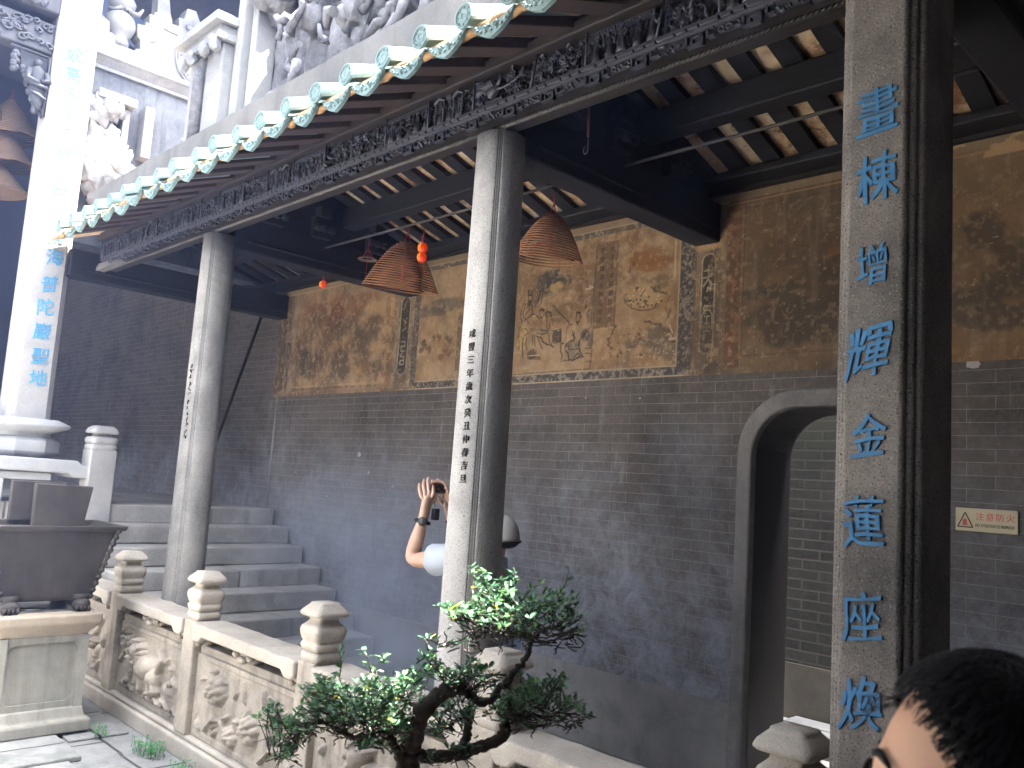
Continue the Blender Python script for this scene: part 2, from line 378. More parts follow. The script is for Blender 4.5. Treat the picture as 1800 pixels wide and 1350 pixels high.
class Canvas:
    def __init__(s, x0, x1, z0, z1, res=.005):
        s.x0, s.z0, s.res = x0, z0, res
        s.w = int(round((x1-x0)/res))+1; s.h = int(round((z1-z0)/res))+1; s.x1 = x0+(s.w-1)*res; s.z1 = z0+(s.h-1)*res
        s.X, s.Z = np.meshgrid(np.linspace(s.x0, s.x1, s.w), np.linspace(s.z0, s.z1, s.h))
        s.c = np.zeros((s.h, s.w, 3))
    def fill(s, mask, col, alpha=1.0):
        a = (mask*alpha)[...,None]; s.c = s.c*(1-a) + np.array(col)*a
    def fb(s, cell, **kw): return fbm(s.h, s.w, cell, s.res, **kw)
    def rect(s, xa, xb, za, zb, col, alpha=1.0):
        s.fill(((s.X >= xa) & (s.X <= xb) & (s.Z >= za) & (s.Z <= zb)).astype(float), col, alpha)
    def stroke(s, pts, r, col, alpha=.8, soft=.6):
        for (ax, az), (bx, bz) in zip(pts[:-1], pts[1:]):
            pad = r*2.2+s.res
            i0 = max(0, int((min(az,bz)-pad-s.z0)/s.res)); i1 = min(s.h, int((max(az,bz)+pad-s.z0)/s.res)+2)
            j0 = max(0, int((min(ax,bx)-pad-s.x0)/s.res)); j1 = min(s.w, int((max(ax,bx)+pad-s.x0)/s.res)+2)
            if i0 >= i1 or j0 >= j1: continue
            X = s.X[i0:i1,j0:j1]; Z = s.Z[i0:i1,j0:j1]; dx, dz = bx-ax, bz-az; L = dx*dx+dz*dz+1e-12
            t = np.clip(((X-ax)*dx+(Z-az)*dz)/L, 0, 1); d = np.hypot(X-ax-t*dx, Z-az-t*dz)
            a = np.clip((r*(1+soft)-d)/(2*r*soft+1e-9), 0, 1)*alpha
            s.c[i0:i1,j0:j1] = s.c[i0:i1,j0:j1]*(1-a[...,None]) + np.array(col)*a[...,None]
    def blot(s, cx, cz, rx, rz, col, alpha=.8, cell=.06, thr=.5, edge=.55, rot=0):
        cr, sr = math.cos(rot), math.sin(rot)
        u = ((s.X-cx)*cr+(s.Z-cz)*sr)/rx; v = (-(s.X-cx)*sr+(s.Z-cz)*cr)/rz
        d = 1-np.sqrt(u*u+v*v)
        n_ = s.fb(cell, octv=5)
        a = np.clip((d*1.1 + (n_-thr)*2.4)/edge, 0, 1)*np.clip(d*3.5, 0, 1)
        s.fill(a, col, alpha)
    def P(s, pts, org, sc):
        out = []
        for x, y in pts:
            q = at_y(org[0]+x/sc, org[1]+y/sc, WY); out.append((q.x, q.z))
        return out
INK = (.028,.022,.018)
cv = Canvas(-7.98, 0.0, 2.415, 3.505, .004)
X, Z = cv.X, cv.Z
# plaster ground: tan, browner at both ends
f1, f2, f3 = cv.fb(.9), cv.fb(.25), cv.fb(.05)
tan = np.array((.36,.27,.18)); brown = np.array((.125,.08,.052)); pale = np.array((.50,.405,.29)); grey = np.array((.20,.165,.125))
t = np.clip((f1*.6+f2*.5-.38)/.3, 0, 1)[...,None]
cv.c = tan*(1-t) + np.array((.25,.16,.09))*t
cv.fill(np.clip((f3*.6+f2*.6-.60)/.25, 0, 1), pale, .55)
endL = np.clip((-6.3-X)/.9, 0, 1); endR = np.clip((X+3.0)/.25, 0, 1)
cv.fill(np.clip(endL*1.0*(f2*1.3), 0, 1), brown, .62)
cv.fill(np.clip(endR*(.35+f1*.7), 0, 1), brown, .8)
cv.fill(np.clip((cv.fb(.16)-.48)/.3, 0, 1), (.21,.115,.05), .6)
cv.fill(np.clip((cv.fb(.4, ax=.35)-.5)/.25, 0, 1), (.12,.095,.075), .5)      # smoke
def band(xa, xb, za, zb, dark=(.05,.05,.06), light=(.28,.27,.26), cell=.018, alpha=.9):
    mk = ((X >= xa) & (X <= xb) & (Z >= za) & (Z <= zb)).astype(float)
    cv.fill(mk, dark, alpha)
    cv.fill(mk*np.clip((cv.fb(cell, octv=2)-.56)/.06, 0, 1), light, .7)
# ---- left landscape: dark trees and rocks on brown
for (px, py, rx, rz, al) in ((560,560,.16,.22,.6),(545,640,.30,.17,.85),(600,640,.22,.2,.75),(640,600,.35,.15,.55),(660,570,.16,.10,.5),(530,610,.15,.2,.7),(655,645,.2,.07,.7),(690,600,.2,.05,.4),(590,575,.3,.2,.4)):
    q = at_y(px, py, WY); cv.blot(q.x, q.z, rx, rz, (.045,.042,.040), al, cell=.09, thr=.46)
for (px, py, rx, rz) in ((620,530,.5,.12),(560,540,.25,.1),(600,560,.4,.12)):
    q = at_y(px, py, WY); cv.blot(q.x, q.z, rx, rz, (.17,.075,.035), .6, cell=.15, thr=.47)
for (px, py) in ((640,560),(660,540),(615,600),(665,610),(640,650)):
    q = at_y(px, py, WY); cv.blot(q.x, q.z, .18, .06, (.38,.25,.12), .6, cell=.08, thr=.47)
cv.stroke([(-7.0,3.0),(-6.85,3.1),(-6.82,3.22),(-6.9,3.28),(-7.0,3.22),(-7.05,3.05)], .012, INK, .6)
band(-7.98,-7.72,2.42,3.5,(.06,.045,.04),(.2,.16,.14), .05, .75)
cv.stroke([(-7.66,2.42),(-7.66,3.45)], .03, (.26,.25,.24), .55)
cv.stroke([(-7.78,2.42),(-7.8,3.3)], .012, (.30,.29,.27), .5)
cv.rect(-7.9,-6.0,2.415,2.47,(.24,.16,.11), .8); cv.stroke([(-7.6,2.475),(-6.12,2.475)], .004, INK, .8)
cv.stroke([(-7.62,2.50),(-6.16,2.50),(-6.16,3.2)], .005, (.40,.30,.17), .7)
band(-6.12,-5.98,2.46,3.3,(.22,.125,.065),(.38,.26,.15), .05, .8)
# ---- pilaster with long dark cartouche (far)
band(-5.98,-5.66,2.42,3.5,(.15,.12,.095),(.30,.24,.17), .04, .8)
def cartouche(x, za, zb, hw, glyphs):
    cv.fill(((np.abs(X-x) < hw) & (Z > za+hw) & (Z < zb-hw)).astype(float), (.022,.024,.022), .95)
    for zc in (za+hw, zb-hw): cv.fill((np.hypot(X-x, Z-zc) < hw).astype(float), (.022,.024,.022), .95)
    loop = [(x-hw, za+hw), (x-hw, zb-hw)] + [(x+hw*math.cos(R_(180-a)), zb-hw+hw*math.sin(R_(180-a))) for a in range(0,181,20)] + [(x+hw, za+hw)] + [(x+hw*math.cos(R_(-a)), za+hw-hw*math.sin(R_(a))) for a in range(0,181,20)]
    cv.stroke(loop, .004, (.42,.38,.30), .8)
    for g in glyphs: cv.stroke([(x+hw*u*1.3, za+(zb-za)*v) for u, v in g], .004, (.40,.38,.32), .85)
cartouche(-5.83, 2.55, 3.23, .062, [[(-.4,.42),(.3,.42),(.3,.36),(-.3,.36),(-.3,.30),(.4,.30)],[(0,.28),(-.4,.24),(.4,.22)],[(-.3,.18),(.3,.18),(.3,.13),(-.3,.13),(-.3,.18)],[(-.2,.7),(.3,.66)],[(.3,.6),(-.3,.56)]])
band(-5.70,-5.63,2.45,3.5,(.05,.05,.055),(.20,.19,.175), .016, .9)
for xx in (-5.955,-5.93,-5.735): cv.stroke([(xx,2.5),(xx,3.45)], .004, (.35,.27,.18), .6)
# ---- middle panel, flowers and a dark slip (mostly behind the column)
for k_ in range(14):
    cv.blot(-5.45+random.uniform(-.12,.25), 2.72+random.uniform(-.06,.14), random.uniform(.03,.06), random.uniform(.02,.04), (.07,.045,.03), .75, cell=.03, thr=.45)
cv.blot(-5.35,2.72,.3,.16,(.22,.13,.06),.5,cell=.1,thr=.45)
cv.rect(-5.63,-5.28,3.02,3.10,(.10,.10,.095), .6); cv.blot(-5.3,3.10,.35,.07,(.09,.09,.085),.7,cell=.1,thr=.42)
cv.rect(-5.13,-5.02,2.55,3.02,(.12,.09,.075), .8)
band(-5.63,-2.93,2.425,2.478,(.045,.048,.06),(.27,.265,.26), .02, .95)
cv.stroke([(-5.63,2.483),(-3.02,2.483)], .004, (.36,.33,.28), .8); cv.stroke([(-5.63,2.421),(-2.93,2.421)], .004, (.42,.38,.32), .8)
# ---- the scholars under a pine
O4, S4 = (900,450), 6.427
def S(pts, r=.0036, col=INK, al=.95): cv.stroke(cv.P(pts, O4, S4), r, col, al, .5)
def Bl(x, y, rx, rz, col, al=.8, **kw):
    q = cv.P([(x,y)], O4, S4)[0]; cv.blot(q[0], q[1], rx, rz, col, al, **kw)
Bl(470,290,.20,.11,(.045,.05,.052),.95,cell=.05,thr=.42); Bl(400,330,.10,.07,(.04,.045,.05),.9,cell=.04,thr=.42); Bl(580,280,.12,.05,(.05,.055,.05),.8,cell=.04,thr=.44)
Bl(520,350,.09,.045,(.46,.33,.15),.8,cell=.05,thr=.4)
Bl(310,430,.06,.16,(.11,.09,.07),.6,cell=.08,thr=.42,rot=-.35); Bl(650,370,.16,.03,(.17,.115,.07),.6,cell=.08)
Bl(600,640,.22,.09,(.14,.10,.065),.65,cell=.1,thr=.42); Bl(850,510,.14,.06,(.15,.105,.07),.7,cell=.08,thr=.42); Bl(500,600,.16,.07,(.17,.12,.07),.5,cell=.07)
S([(330,380),(320,440),(300,510),(265,575)],.006); S([(360,380),(345,470),(335,540)],.004); S([(300,440),(280,500),(250,560)],.003)
S([(193,400),(205,388),(245,400),(238,450),(192,445),(193,400)],.0055); S([(205,395),(215,440)],.006); S([(230,395),(230,445)],.005)
S([(195,455),(190,490),(205,515),(230,505),(238,460)],.003); Bl(205,535,.028,.03,INK,.9,cell=.03,thr=.35)
S([(165,505),(140,540),(112,600),(105,690),(120,740)],.004); S([(235,545),(230,600),(245,650),(190,700),(140,740)],.004)
S([(160,540),(150,600),(130,640),(140,700)],.004); S([(210,560),(200,610),(160,660)],.004); S([(190,560),(185,590)],.004)
S([(120,740),(100,830),(80,900),(75,1050)],.004); S([(150,700),(180,740),(215,780),(235,850)],.004)
Bl(140,860,.05,.055,(.44,.32,.12),.9,cell=.05,thr=.32); Bl(120,980,.05,.07,(.44,.33,.13),.9,cell=.05,thr=.32)
S([(110,850),(130,825),(165,820),(190,870),(150,900)],.004); S([(170,930),(160,1000),(175,1060)],.004); S([(130,930),(125,1050),(130,1150)],.006); S([(90,950),(85,1080)],.003)
S([(200,690),(225,665),(265,660),(300,690),(335,750),(355,830)],.004); Bl(290,790,.085,.05,(.21,.135,.085),.8,cell=.06,thr=.34)
S([(320,620),(345,600),(365,620)],.007); S([(320,640),(325,690),(350,700),(365,660)],.003); S([(325,690),(345,710)],.006)
S([(395,700),(385,650),(405,630),(440,640),(455,680),(460,720)],.005); S([(470,560),(500,600),(540,640),(600,700),(650,750)],.004)
S([(400,720),(400,800),(410,850)],.004); S([(470,730),(470,800)],.004); S([(430,760),(425,840)],.004)
S([(285,870),(340,885),(410,870)],.006,(.07,.075,.085)); S([(330,840),(410,850)],.008,(.09,.09,.10))
S([(285,910),(330,920),(355,970),(400,1000),(440,1010),(475,1030)],.0055); S([(240,900),(240,1000)],.004); S([(262,895),(265,1020)],.004); S([(300,930),(330,1010),(350,1050)],.004)
S([(420,870),(430,960),(440,1005)],.004); S([(455,870),(470,940),(450,1010)],.004)
for i in range(4):
    for j in range(4): Bl(480+i*24,865+j*30,.014,.014,(.04,.04,.045),.9,cell=.01,thr=.3)
S([(455,845),(560,830),(555,970),(480,985)],.004); S([(470,800),(480,835),(510,820),(530,835)],.004,(.4,.33,.22))
S([(732,665),(740,640),(775,645),(785,690)],.007); S([(735,670),(728,720),(745,755),(770,740),(778,690)],.003); S([(735,750),(760,745)],.005); S([(745,760),(748,775)],.006)
S([(650,770),(620,850),(615,940)],.003); S([(665,765),(690,850),(690,900)],.003); S([(640,760),(665,780),(690,770)],.003)
S([(590,985),(560,990),(555,1080),(575,1120),(560,1200)],.0045); S([(620,1000),(680,955),(720,1000),(760,1005),(765,960)],.006,(.05,.055,.065)); S([(710,870),(700,900),(715,930),(700,960)],.006)
Bl(690,1010,.075,.03,(.12,.12,.125),.75,cell=.04,thr=.33); Bl(690,1090,.085,.06,(.20,.185,.16),.7,cell=.05,thr=.33)
S([(620,1000),(600,1060),(640,1100),(650,1170),(690,1180)],.005); S([(760,1010),(775,1080),(810,1140),(770,1140),(690,1180)],.006); S([(640,1010),(650,1060)],.004); S([(660,1060),(750,1050)],.003); S([(700,1150),(750,1100),(800,1140)],.004); S([(555,1200),(600,1180),(650,1180)],.005)
Bl(840,890,.06,.05,(.06,.06,.065),.85,cell=.03,thr=.4,rot=.6); Bl(890,950,.04,.06,(.10,.10,.10),.7,cell=.03,thr=.4)
for k_ in range(9): S([(790+k_*11,930-k_*14),(815+k_*10,900-k_*12)],.004)
S([(770,1000),(770,960),(800,910)],.004); S([(830,1045),(890,1045)],.003); S([(830,1100),(885,1100)],.003); S([(840,1190),(885,1190)],.003)
Bl(230,1110,.06,.045,(.07,.065,.06),.85,cell=.03,thr=.38); S([(200,1130),(310,1120)],.004,(.4,.35,.28)); S([(190,1165),(330,1165)],.003); S([(180,1150),(320,1145)],.004)
S([(850,520),(838,590)],.006); S([(880,600),(850,660),(870,700)],.004); Bl(890,680,.04,.06,(.10,.08,.06),.6,cell=.03,thr=.42)
S([(880,340),(920,355)],.006,(.5,.44,.36)); S([(840,378),(900,368)],.006,(.48,.42,.34))
xa = -3.765; S([(955,60),(905,700),(885,1275),(0,1345)],.0035,(.06,.05,.045),.8)
def smalltext(x, z0, z1, size, nlines=4, col=INK, al=.8):
    z = z1
    while z > z0:
        for i in range(random.randint(3,5)):
            a = (x+random.uniform(-.5,.5)*size, z-random.uniform(0,.75)*size)
            if random.random() < .55: e = (a[0]+random.uniform(.35,.7)*size, a[1]+random.uniform(-.05,.1)*size)
            else: e = (a[0]+random.uniform(-.2,.2)*size, a[1]-random.uniform(.3,.6)*size)
            cv.stroke([a, e], size*.07, col, al, .6)
        z -= size*1.12
for (px, y0, y1, sz) in ((855,150,335,.030),(805,140,470,.016),(785,200,470,.016),(760,205,420,.018),(822,190,300,.014)):
    a = cv.P([(px,y0)], O4, S4)[0]; e = cv.P([(px-8,y1)], O4, S4)[0]; smalltext(a[0], e[1], a[1], sz)
# ---- fan panel with flowers, plum branches and a boulder
O3, S3 = (1030,420), 6.14
def F(pts, r=.004, col=INK, al=.8): cv.stroke(cv.P(pts, O3, S3), r, col, al, .5)
def Fb(x, y, rx, rz, col, al=.8, **kw):
    q = cv.P([(x,y)], O3, S3)[0]; cv.blot(q[0], q[1], rx, rz, col, al, **kw)
F([(125,95),(90,800),(60,1340)], .0045, (.06,.05,.045))
for k_ in range(9): Fb(640+random.uniform(-120,280),230+random.uniform(-90,130),.12,.05,(.22,.105,.035),.55,cell=.08,thr=.45)
Fb(800,240,.16,.035,(.20,.085,.03),.7,cell=.08,thr=.42); Fb(800,470,.12,.06,(.13,.095,.06),.75,cell=.06,thr=.42); Fb(420,420,.10,.025,(.16,.11,.07),.6,cell=.06)
Fb(620,480,.06,.05,(.15,.12,.10),.6,cell=.06,thr=.4); Fb(600,620,.20,.11,(.42,.31,.18),.5,cell=.06,thr=.35)
for k_ in range(70):
    x, y = random.uniform(430,820), random.uniform(520,760)
    if ((x-620)/210)**2+((y-640)/130)**2 < 1 and (y > 600 or random.random() < .4):
        Fb(x, y, .012, .010, (.05,.04,.03) if random.random() < .5 else (.50,.40,.24), .85, cell=.01, thr=.35)
F([(410,610),(430,690),(500,750),(600,775),(700,765),(780,730)],.005,(.10,.07,.05)); F([(545,560),(570,530)],.005); F([(600,620),(645,550)],.005); F([(620,600),(640,590)],.006,(.5,.4,.26))
F([(710,520),(760,560),(840,580),(910,600)],.007,(.08,.06,.04)); Fb(770,540,.035,.03,(.08,.06,.045),.8,cell=.03,thr=.35)
F([(915,610),(880,690),(870,740),(890,820),(870,900)],.006,(.15,.10,.06)); F([(930,700),(910,790),(895,850)],.004)
for (x, y) in ((525,270),(475,340)):
    q = cv.P([(x,y)], O3, S3)[0]; cv.rect(q[0]-.013,q[0]+.013,q[1]-.017,q[1]+.017,(.13,.06,.035),.8)
F([(640,895),(690,895),(740,920),(810,925)],.005); F([(325,945),(290,1000),(280,1060),(245,1100),(270,1180)],.005)
for (x, y) in ((690,895),(725,915),(805,925),(810,950),(840,980),(850,1000),(325,945),(285,1030),(245,1080),(265,1120),(250,1150),(280,1180),(580,1030),(590,1080),(380,1230),(350,1270),(600,1250),(490,1160),(520,1160)):
    Fb(x, y, .016, .014, (.10,.05,.035) if random.random() < .6 else (.05,.04,.035), .8, cell=.012, thr=.32)
Fb(760,1060,.12,.09,(.09,.085,.07),.8,cell=.06,thr=.40); Fb(830,1200,.14,.08,(.12,.11,.085),.75,cell=.06,thr=.42); Fb(560,1130,.14,.04,(.12,.10,.075),.65,cell=.05,thr=.42); Fb(900,1030,.06,.05,(.10,.07,.05),.6,cell=.04,thr=.42)
for k_ in range(90):
    x, y = random.uniform(230,960), random.uniform(960,1330); Fb(x, y, random.uniform(.004,.012), random.uniform(.004,.008), random.choice(((.06,.05,.04),(.5,.42,.32),(.12,.07,.05))), .7, cell=.01, thr=.3)
F([(910,1080),(1000,1075)],.009,(.45,.37,.27)); F([(940,1110),(985,1105)],.008,(.04,.03,.025)); F([(978,20),(965,400)],.006,(.46,.37,.25)); F([(905,930),(940,1010)],.006,(.45,.37,.27))
# hanging verse slip
slip = cv.P([(160,75),(365,40),(325,820),(120,845)], O3, S3)
xs0, xs1 = -3.715, -3.53
cv.rect(xs0, xs1, 2.77, 3.36, (.145,.095,.06), .9)
band(-3.03,-2.925,2.44,3.40,(.042,.045,.058),(.22,.215,.215), .014, .95)
cv.stroke([(-3.035,2.48),(-3.035,3.42)], .005, (.40,.31,.20), .7)
# ---- pilaster with seal-script cartouche (near)
band(-2.925,-2.70,2.42,3.32,(.10,.08,.065),(.22,.165,.11), .03, .85)
for xx in (-2.905,-2.89,-2.735,-2.72,-2.705): cv.stroke([(xx,2.44),(xx,3.2)], .0035, (.30,.22,.14), .7)
cartouche(-2.825, 2.545, 3.16, .046, [[(-.5,.83),(.5,.83)],[(0,.88),(0,.78)],[(-.6,.76),(.5,.77)],[(.4,.8),(-.5,.68)],[(.0,.74),(.4,.70),(.3,.64),(.0,.66),(-.1,.62)],[(-.5,.44),(-.3,.48),(.4,.47)],[(-.6,.24),(-.6,.38),(-.3,.43),(.3,.43),(.6,.38),(.6,.24)],[(-.3,.37),(.3,.37)],[(0,.37),(0,.22)],[(-.3,.30),(.3,.30)],[(-.4,.22),(.4,.22)]])
cv.blot(-2.85,3.22,.13,.05,(.38,.26,.15),.9,cell=.05,thr=.36); cv.fill(((X>-2.93)&(X<-2.70)&(Z>3.2)&(Z<3.3)).astype(float), (.30,.19,.10), .35)
cv.blot(-2.82,2.47,.10,.05,(.05,.05,.055),.8,cell=.02,thr=.42)
# ---- right landscape, red-brown stile
band(-2.70,-2.60,2.45,3.45,(.135,.055,.032),(.28,.16,.09), .035, .85)
cv.stroke([(-2.60,2.5),(-2.60,3.44)], .006, (.28,.20,.12), .7); cv.stroke([(-2.585,3.40),(-1.45,3.40)], .004, INK, .8); cv.stroke([(-2.585,2.52),(-2.585,3.40)], .003, INK, .7); cv.stroke([(-2.59,2.515),(-1.45,2.515)], .003, INK, .8)
cv.fill(((X>-2.59)&(X<-1.9)).astype(float)*np.clip(f2*1.2,0,1), (.19,.135,.08), .45)
for (x, z, rx, rz, al) in ((-2.1,2.86,.42,.16,.75),(-1.95,2.98,.2,.14,.8),(-2.35,2.72,.30,.10,.7),(-2.15,2.70,.4,.09,.8),(-2.3,2.62,.18,.09,.95),(-2.0,2.62,.35,.08,.8),(-2.5,2.88,.12,.05,.7),(-1.88,3.12,.10,.13,.95),(-2.2,2.78,.3,.05,.8)):
    cv.blot(x, z, rx, rz, (.05,.046,.040), al, cell=.08, thr=.44)
for k_ in range(26): cv.stroke([(-2.5+random.random()*.6, 2.58+random.random()*.35)]*2, .004, (.42,.36,.28), .7)
for k_ in range(40):
    x = random.uniform(-2.5,-1.9); z = random.uniform(2.52,2.66); cv.stroke([(x,z),(x+random.uniform(-.01,.01),z+random.uniform(.02,.05))], .003, random.choice((INK,(.2,.17,.11))), .6)
cv.blot(-2.05,3.06,.07,.03,(.42,.19,.03),.8,cell=.05,thr=.36); cv.blot(-2.15,3.12,.4,.05,(.22,.11,.05),.5,cell=.1)
for i, (x, za, zb) in enumerate(((-2.02,3.2,3.38),(-2.07,3.12,3.37),(-2.12,3.12,3.36),(-2.17,3.12,3.35),(-2.22,3.1,3.34),(-2.27,3.1,3.32),(-2.32,3.12,3.30))):
    smalltext(x, za, zb, .024, al=.55)
for (x, z) in ((-2.36,3.16),(-2.33,3.08)): cv.rect(x-.018,x+.018,z-.017,z+.017,(.06,.035,.025),.8)
for pts in (([(-2.3,3.36),(-2.25,3.385)]),([(-2.2,3.38),(-2.16,3.385)]),([(-2.13,3.385),(-2.1,3.36)]),([(-2.26,3.33),(-2.22,3.36)]),([(-2.11,3.31),(-2.1,3.345)])): cv.stroke(pts, .005, (.5,.45,.36), .8)
# ---- beyond the pillar: peeling brown paint
mk = np.clip((X+1.55)/.05, 0, 1)
cv.fill(mk*np.clip((cv.fb(.22)-.48)/.05, 0, 1), (.22,.14,.08), .5); cv.fill(mk*np.clip((cv.fb(.12)-.53)/.08, 0, 1), (.30,.20,.12), .5)
for (x, z, rx, rz) in ((-1.3,3.05,.12,.12),(-1.2,2.82,.2,.14),(-1.35,2.72,.18,.08),(-1.15,2.95,.14,.05),(-1.25,2.62,.3,.08),(-1.0,2.8,.2,.2)): cv.blot(x, z, rx, rz, (.055,.048,.043), .85, cell=.07, thr=.44)
cv.fill(mk*((Z < 2.50).astype(float)), (.24,.13,.06), .7)
# ---- soot over everything
clean = 1-.72*np.clip((X+5.66)/.1, 0, 1)*np.clip((-2.93-X)/.1, 0, 1)
sf = cv.fb(.7, octv=6); cv.fill(clean*np.clip((sf-.46)/.16, 0, 1)*np.clip((cv.fb(.12)-.3)/.3, 0, 1), (.060,.050,.042), .62)
cv.fill(clean*np.clip((cv.fb(.22, octv=6)-.50)/.2, 0, 1), (.085,.062,.045), .6)
cv.fill(np.clip((cv.fb(.03, octv=4)-.56)/.2, 0, 1), (.46,.36,.25), .35)
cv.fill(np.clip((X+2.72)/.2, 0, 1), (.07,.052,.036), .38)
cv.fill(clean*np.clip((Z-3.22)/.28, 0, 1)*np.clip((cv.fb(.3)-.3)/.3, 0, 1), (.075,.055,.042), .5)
# ---- top border, cracks, flecks
cv.fill((Z > 3.455).astype(float), (.20,.155,.11), .85); band(-5.6,-3.0,3.415,3.455,(.07,.065,.06),(.26,.24,.22), .02, .85)
cv.stroke([(-7.9,3.455),(-2.7,3.455)], .004, (.38,.33,.26), .7); cv.stroke([(-2.7,3.44),(0,3.44)], .005, (.30,.19,.11), .8)
cv.fill(mk*((Z > 3.41).astype(float))*np.clip((cv.fb(.06)-.45)/.06,0,1), (.42,.30,.18), .7)
cv.fill(np.clip((cv.fb(.014, octv=1)-.93)/.04, 0, 1), (.48,.40,.30), .6)
cv.fill(np.clip(1-np.abs(cv.fb(.35, octv=6)-.5)/.004, 0, 1)*np.clip((f2-.45)/.1,0,1), (.07,.05,.035), .5)
cv.fill(np.clip((cv.fb(.6, ax=.12)-.62)/.08, 0, 1), (.40,.34,.26), .12)         # pale runs of water
k = NT('mural_paint'); at = k.n('ShaderNodeAttribute', attribute_name='paint')
k.bump(k.noise(60, 5, .7), .3, .006); cv.c *= np.array((.90,.82,.69))
MURAL = k.out(k.mix(k.ramp(k.noise(160, 2), .4, .7, 0, .3), at.outputs['Color'], (.09,.065,.045)), .8, .25)
cuts = [(-7.98,-5.98,'brown mural of trees and rocks, blackened'),(-5.98,-5.63,None),(-5.63,-3.765,'tan mural of robed scholars under a pine'),(-3.765,-2.925,'tan mural with a fan, plum branches and a verse slip'),(-2.925,-2.70,None),(-2.70,-1.5,'brown mural of a dark landscape with faded verse'),(-1.5,0,'peeling brown mural')]
for xa, xb, lab in cuts:
    j0 = int(round((xa-cv.x0)/cv.res)); j1 = min(cv.w, int(round((xb-cv.x0)/cv.res))+1)
    P = np.stack([X[:,j0:j1], np.full_like(X[:,j0:j1], WY-.006), Z[:,j0:j1]], -1)
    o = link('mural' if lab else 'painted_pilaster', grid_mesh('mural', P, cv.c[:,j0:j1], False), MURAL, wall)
    if lab: o['label'] = lab
# raised lips of the painted band
b = MB(); b.box(-7.98,0, WY-.03, WY+.01, 3.507, 3.53); b.build('cornice_strip', SOOT_B, wall)
# ---------------------------------------------------------------- glyphs
_gc = {}
def glyph(ch, bold=.02):
    if (ch, bold) in _gc: return _gc[(ch, bold)]
    c = D.curves.new('g', 'FONT'); c.body = ch; c.size = 1; c.offset = bold; c.resolution_u = 3
    o = D.objects.new('g', c); COL.objects.link(o)
    dg = bpy.context.evaluated_depsgraph_get(); dg.update()
    me = D.meshes.new_from_object(o.evaluated_get(dg))
    vs = [v.co.copy() for v in me.vertices]; fs = [tuple(p.vertices) for p in me.polygons]
    D.objects.remove(o); D.curves.remove(c); D.meshes.remove(me)
    if vs:
        x0 = min(v.x for v in vs); x1 = max(v.x for v in vs); y0 = min(v.y for v in vs); y1 = max(v.y for v in vs)
        vs = [Vector((v.x-(x0+x1)/2, v.y-(y0+y1)/2)) for v in vs]
    _gc[(ch, bold)] = (vs, fs); return vs, fs
def put_glyph(b, ch, o, ux, uy, size, bold=.0, brush=0.0, rot=0.0, thick=.004, wid=1.0):
    # flat lettering lying on a surface: origin o, right ux, up uy; raised by thick, strokes fattened by stacked copies
    vs, fs = glyph(ch, 0.0); nrm = ux.cross(uy); cr, sr = math.cos(rot), math.sin(rot); ph = hash_(ch)
    offs = [(0,0)] if not bold else [(0,0),(bold,0),(-bold,bold*.4),(bold*.5,-bold*.6),(-bold*.4,-bold*.5)]
    ec = {}
    for f in fs:
        for i in range(len(f)): ec[(f[i], f[(i+1) % len(f)])] = 1
    for q, (dx, dy) in enumerate(offs):
        P = []
        for v in vs:
            x, y = v.x*wid, v.y
            if brush:
                y += brush*(.15*x) + brush*.022*math.sin(6*x+ph); x += brush*.028*math.sin(5*y+ph*2)
            x += dx*(.75+.5*math.sin(5*v.y+ph)); y += dy*(.75+.5*math.sin(4*v.x+ph))
            x, y = x*cr-y*sr, x*sr+y*cr
            P.append(o + ux*x*size + uy*y*size + nrm*(thick-.0004*q))
        n_ = len(P); o0 = len(b.v)
        b.add(P + [p-nrm*(thick+.005) for p in P], fs)
        for (i, j) in ec:
            if (j, i) not in ec: b.f.append((o0+i, o0+i+n_, o0+j+n_, o0+j)); b.sm.append(False)
def hash_(s): return sum(ord(c)*17 % 101 for c in s) % 63/10
UX, UZ, UYv = Vector((1,0,0)), Vector((0,0,1)), Vector((0,1,0))
b = MB()
for col, xx in (('孔平元章和圖匡宗周', -3.577), ('學舒臨淵水無臨辯明', -3.665)):
    for i, ch in enumerate(col): put_glyph(b, ch, Vector((xx, WY-.0065, 3.305-i*.0605)), UX, UZ, .042, .0, .3, 0, .0012)
b.build('verse_lettering', plain('faded_ink', (.06,.04,.028), .9), wall)
# fire sign
sg = thing('fire_warning_sign', 'cream fire warning sign with red characters screwed to the brick wall', 'sign', (-1.287, WY-.004, 1.67))
b = MB(); b.box(-1.418,-1.156, WY-.012, WY-.002, 1.617, 1.724); b.build('board', plain('cream_enamel', (.50,.43,.28), .5, .4, .2), sg, .003)
REDL = plain('faded_red_print', (.55,.11,.11), .6, .3, .3)
b = MB()
for i, ch in enumerate('注意防火'): put_glyph(b, ch, Vector((-1.313+i*.0425, WY-.0122, 1.688)), UX, UZ, .038, .012, 0, 0, .0007)
b.build('lettering', REDL, sg)
b = MB(); b.ell((-1.377, WY-.0125, 1.661), (.010,.0012,.014), 12, 8); b.box(-1.390,-1.364, WY-.0135, WY-.012, 1.644, 1.650); b.build('flame_symbol', REDL, sg)
b = MB()
def text_line(b, s, o, ux, uy, size, width, bold=.01, thick=.0007):
    # fit a line of latin text into a width
    c = D.curves.new('t', 'FONT'); c.body = s; c.size = size; c.offset = bold*size
    ob = D.objects.new('t', c); COL.objects.link(ob); dg = bpy.context.evaluated_depsgraph_get(); dg.update()
    me = D.meshes.new_from_object(ob.evaluated_get(dg)); x1 = max(v.co.x for v in me.vertices); nrm = ux.cross(uy)
    b.add([o + ux*(v.co.x*width/x1) + uy*v.co.y + nrm*thick for v in me.vertices], [tuple(p.vertices) for p in me.polygons])
    D.objects.remove(ob); D.curves.remove(c); D.meshes.remove(me)
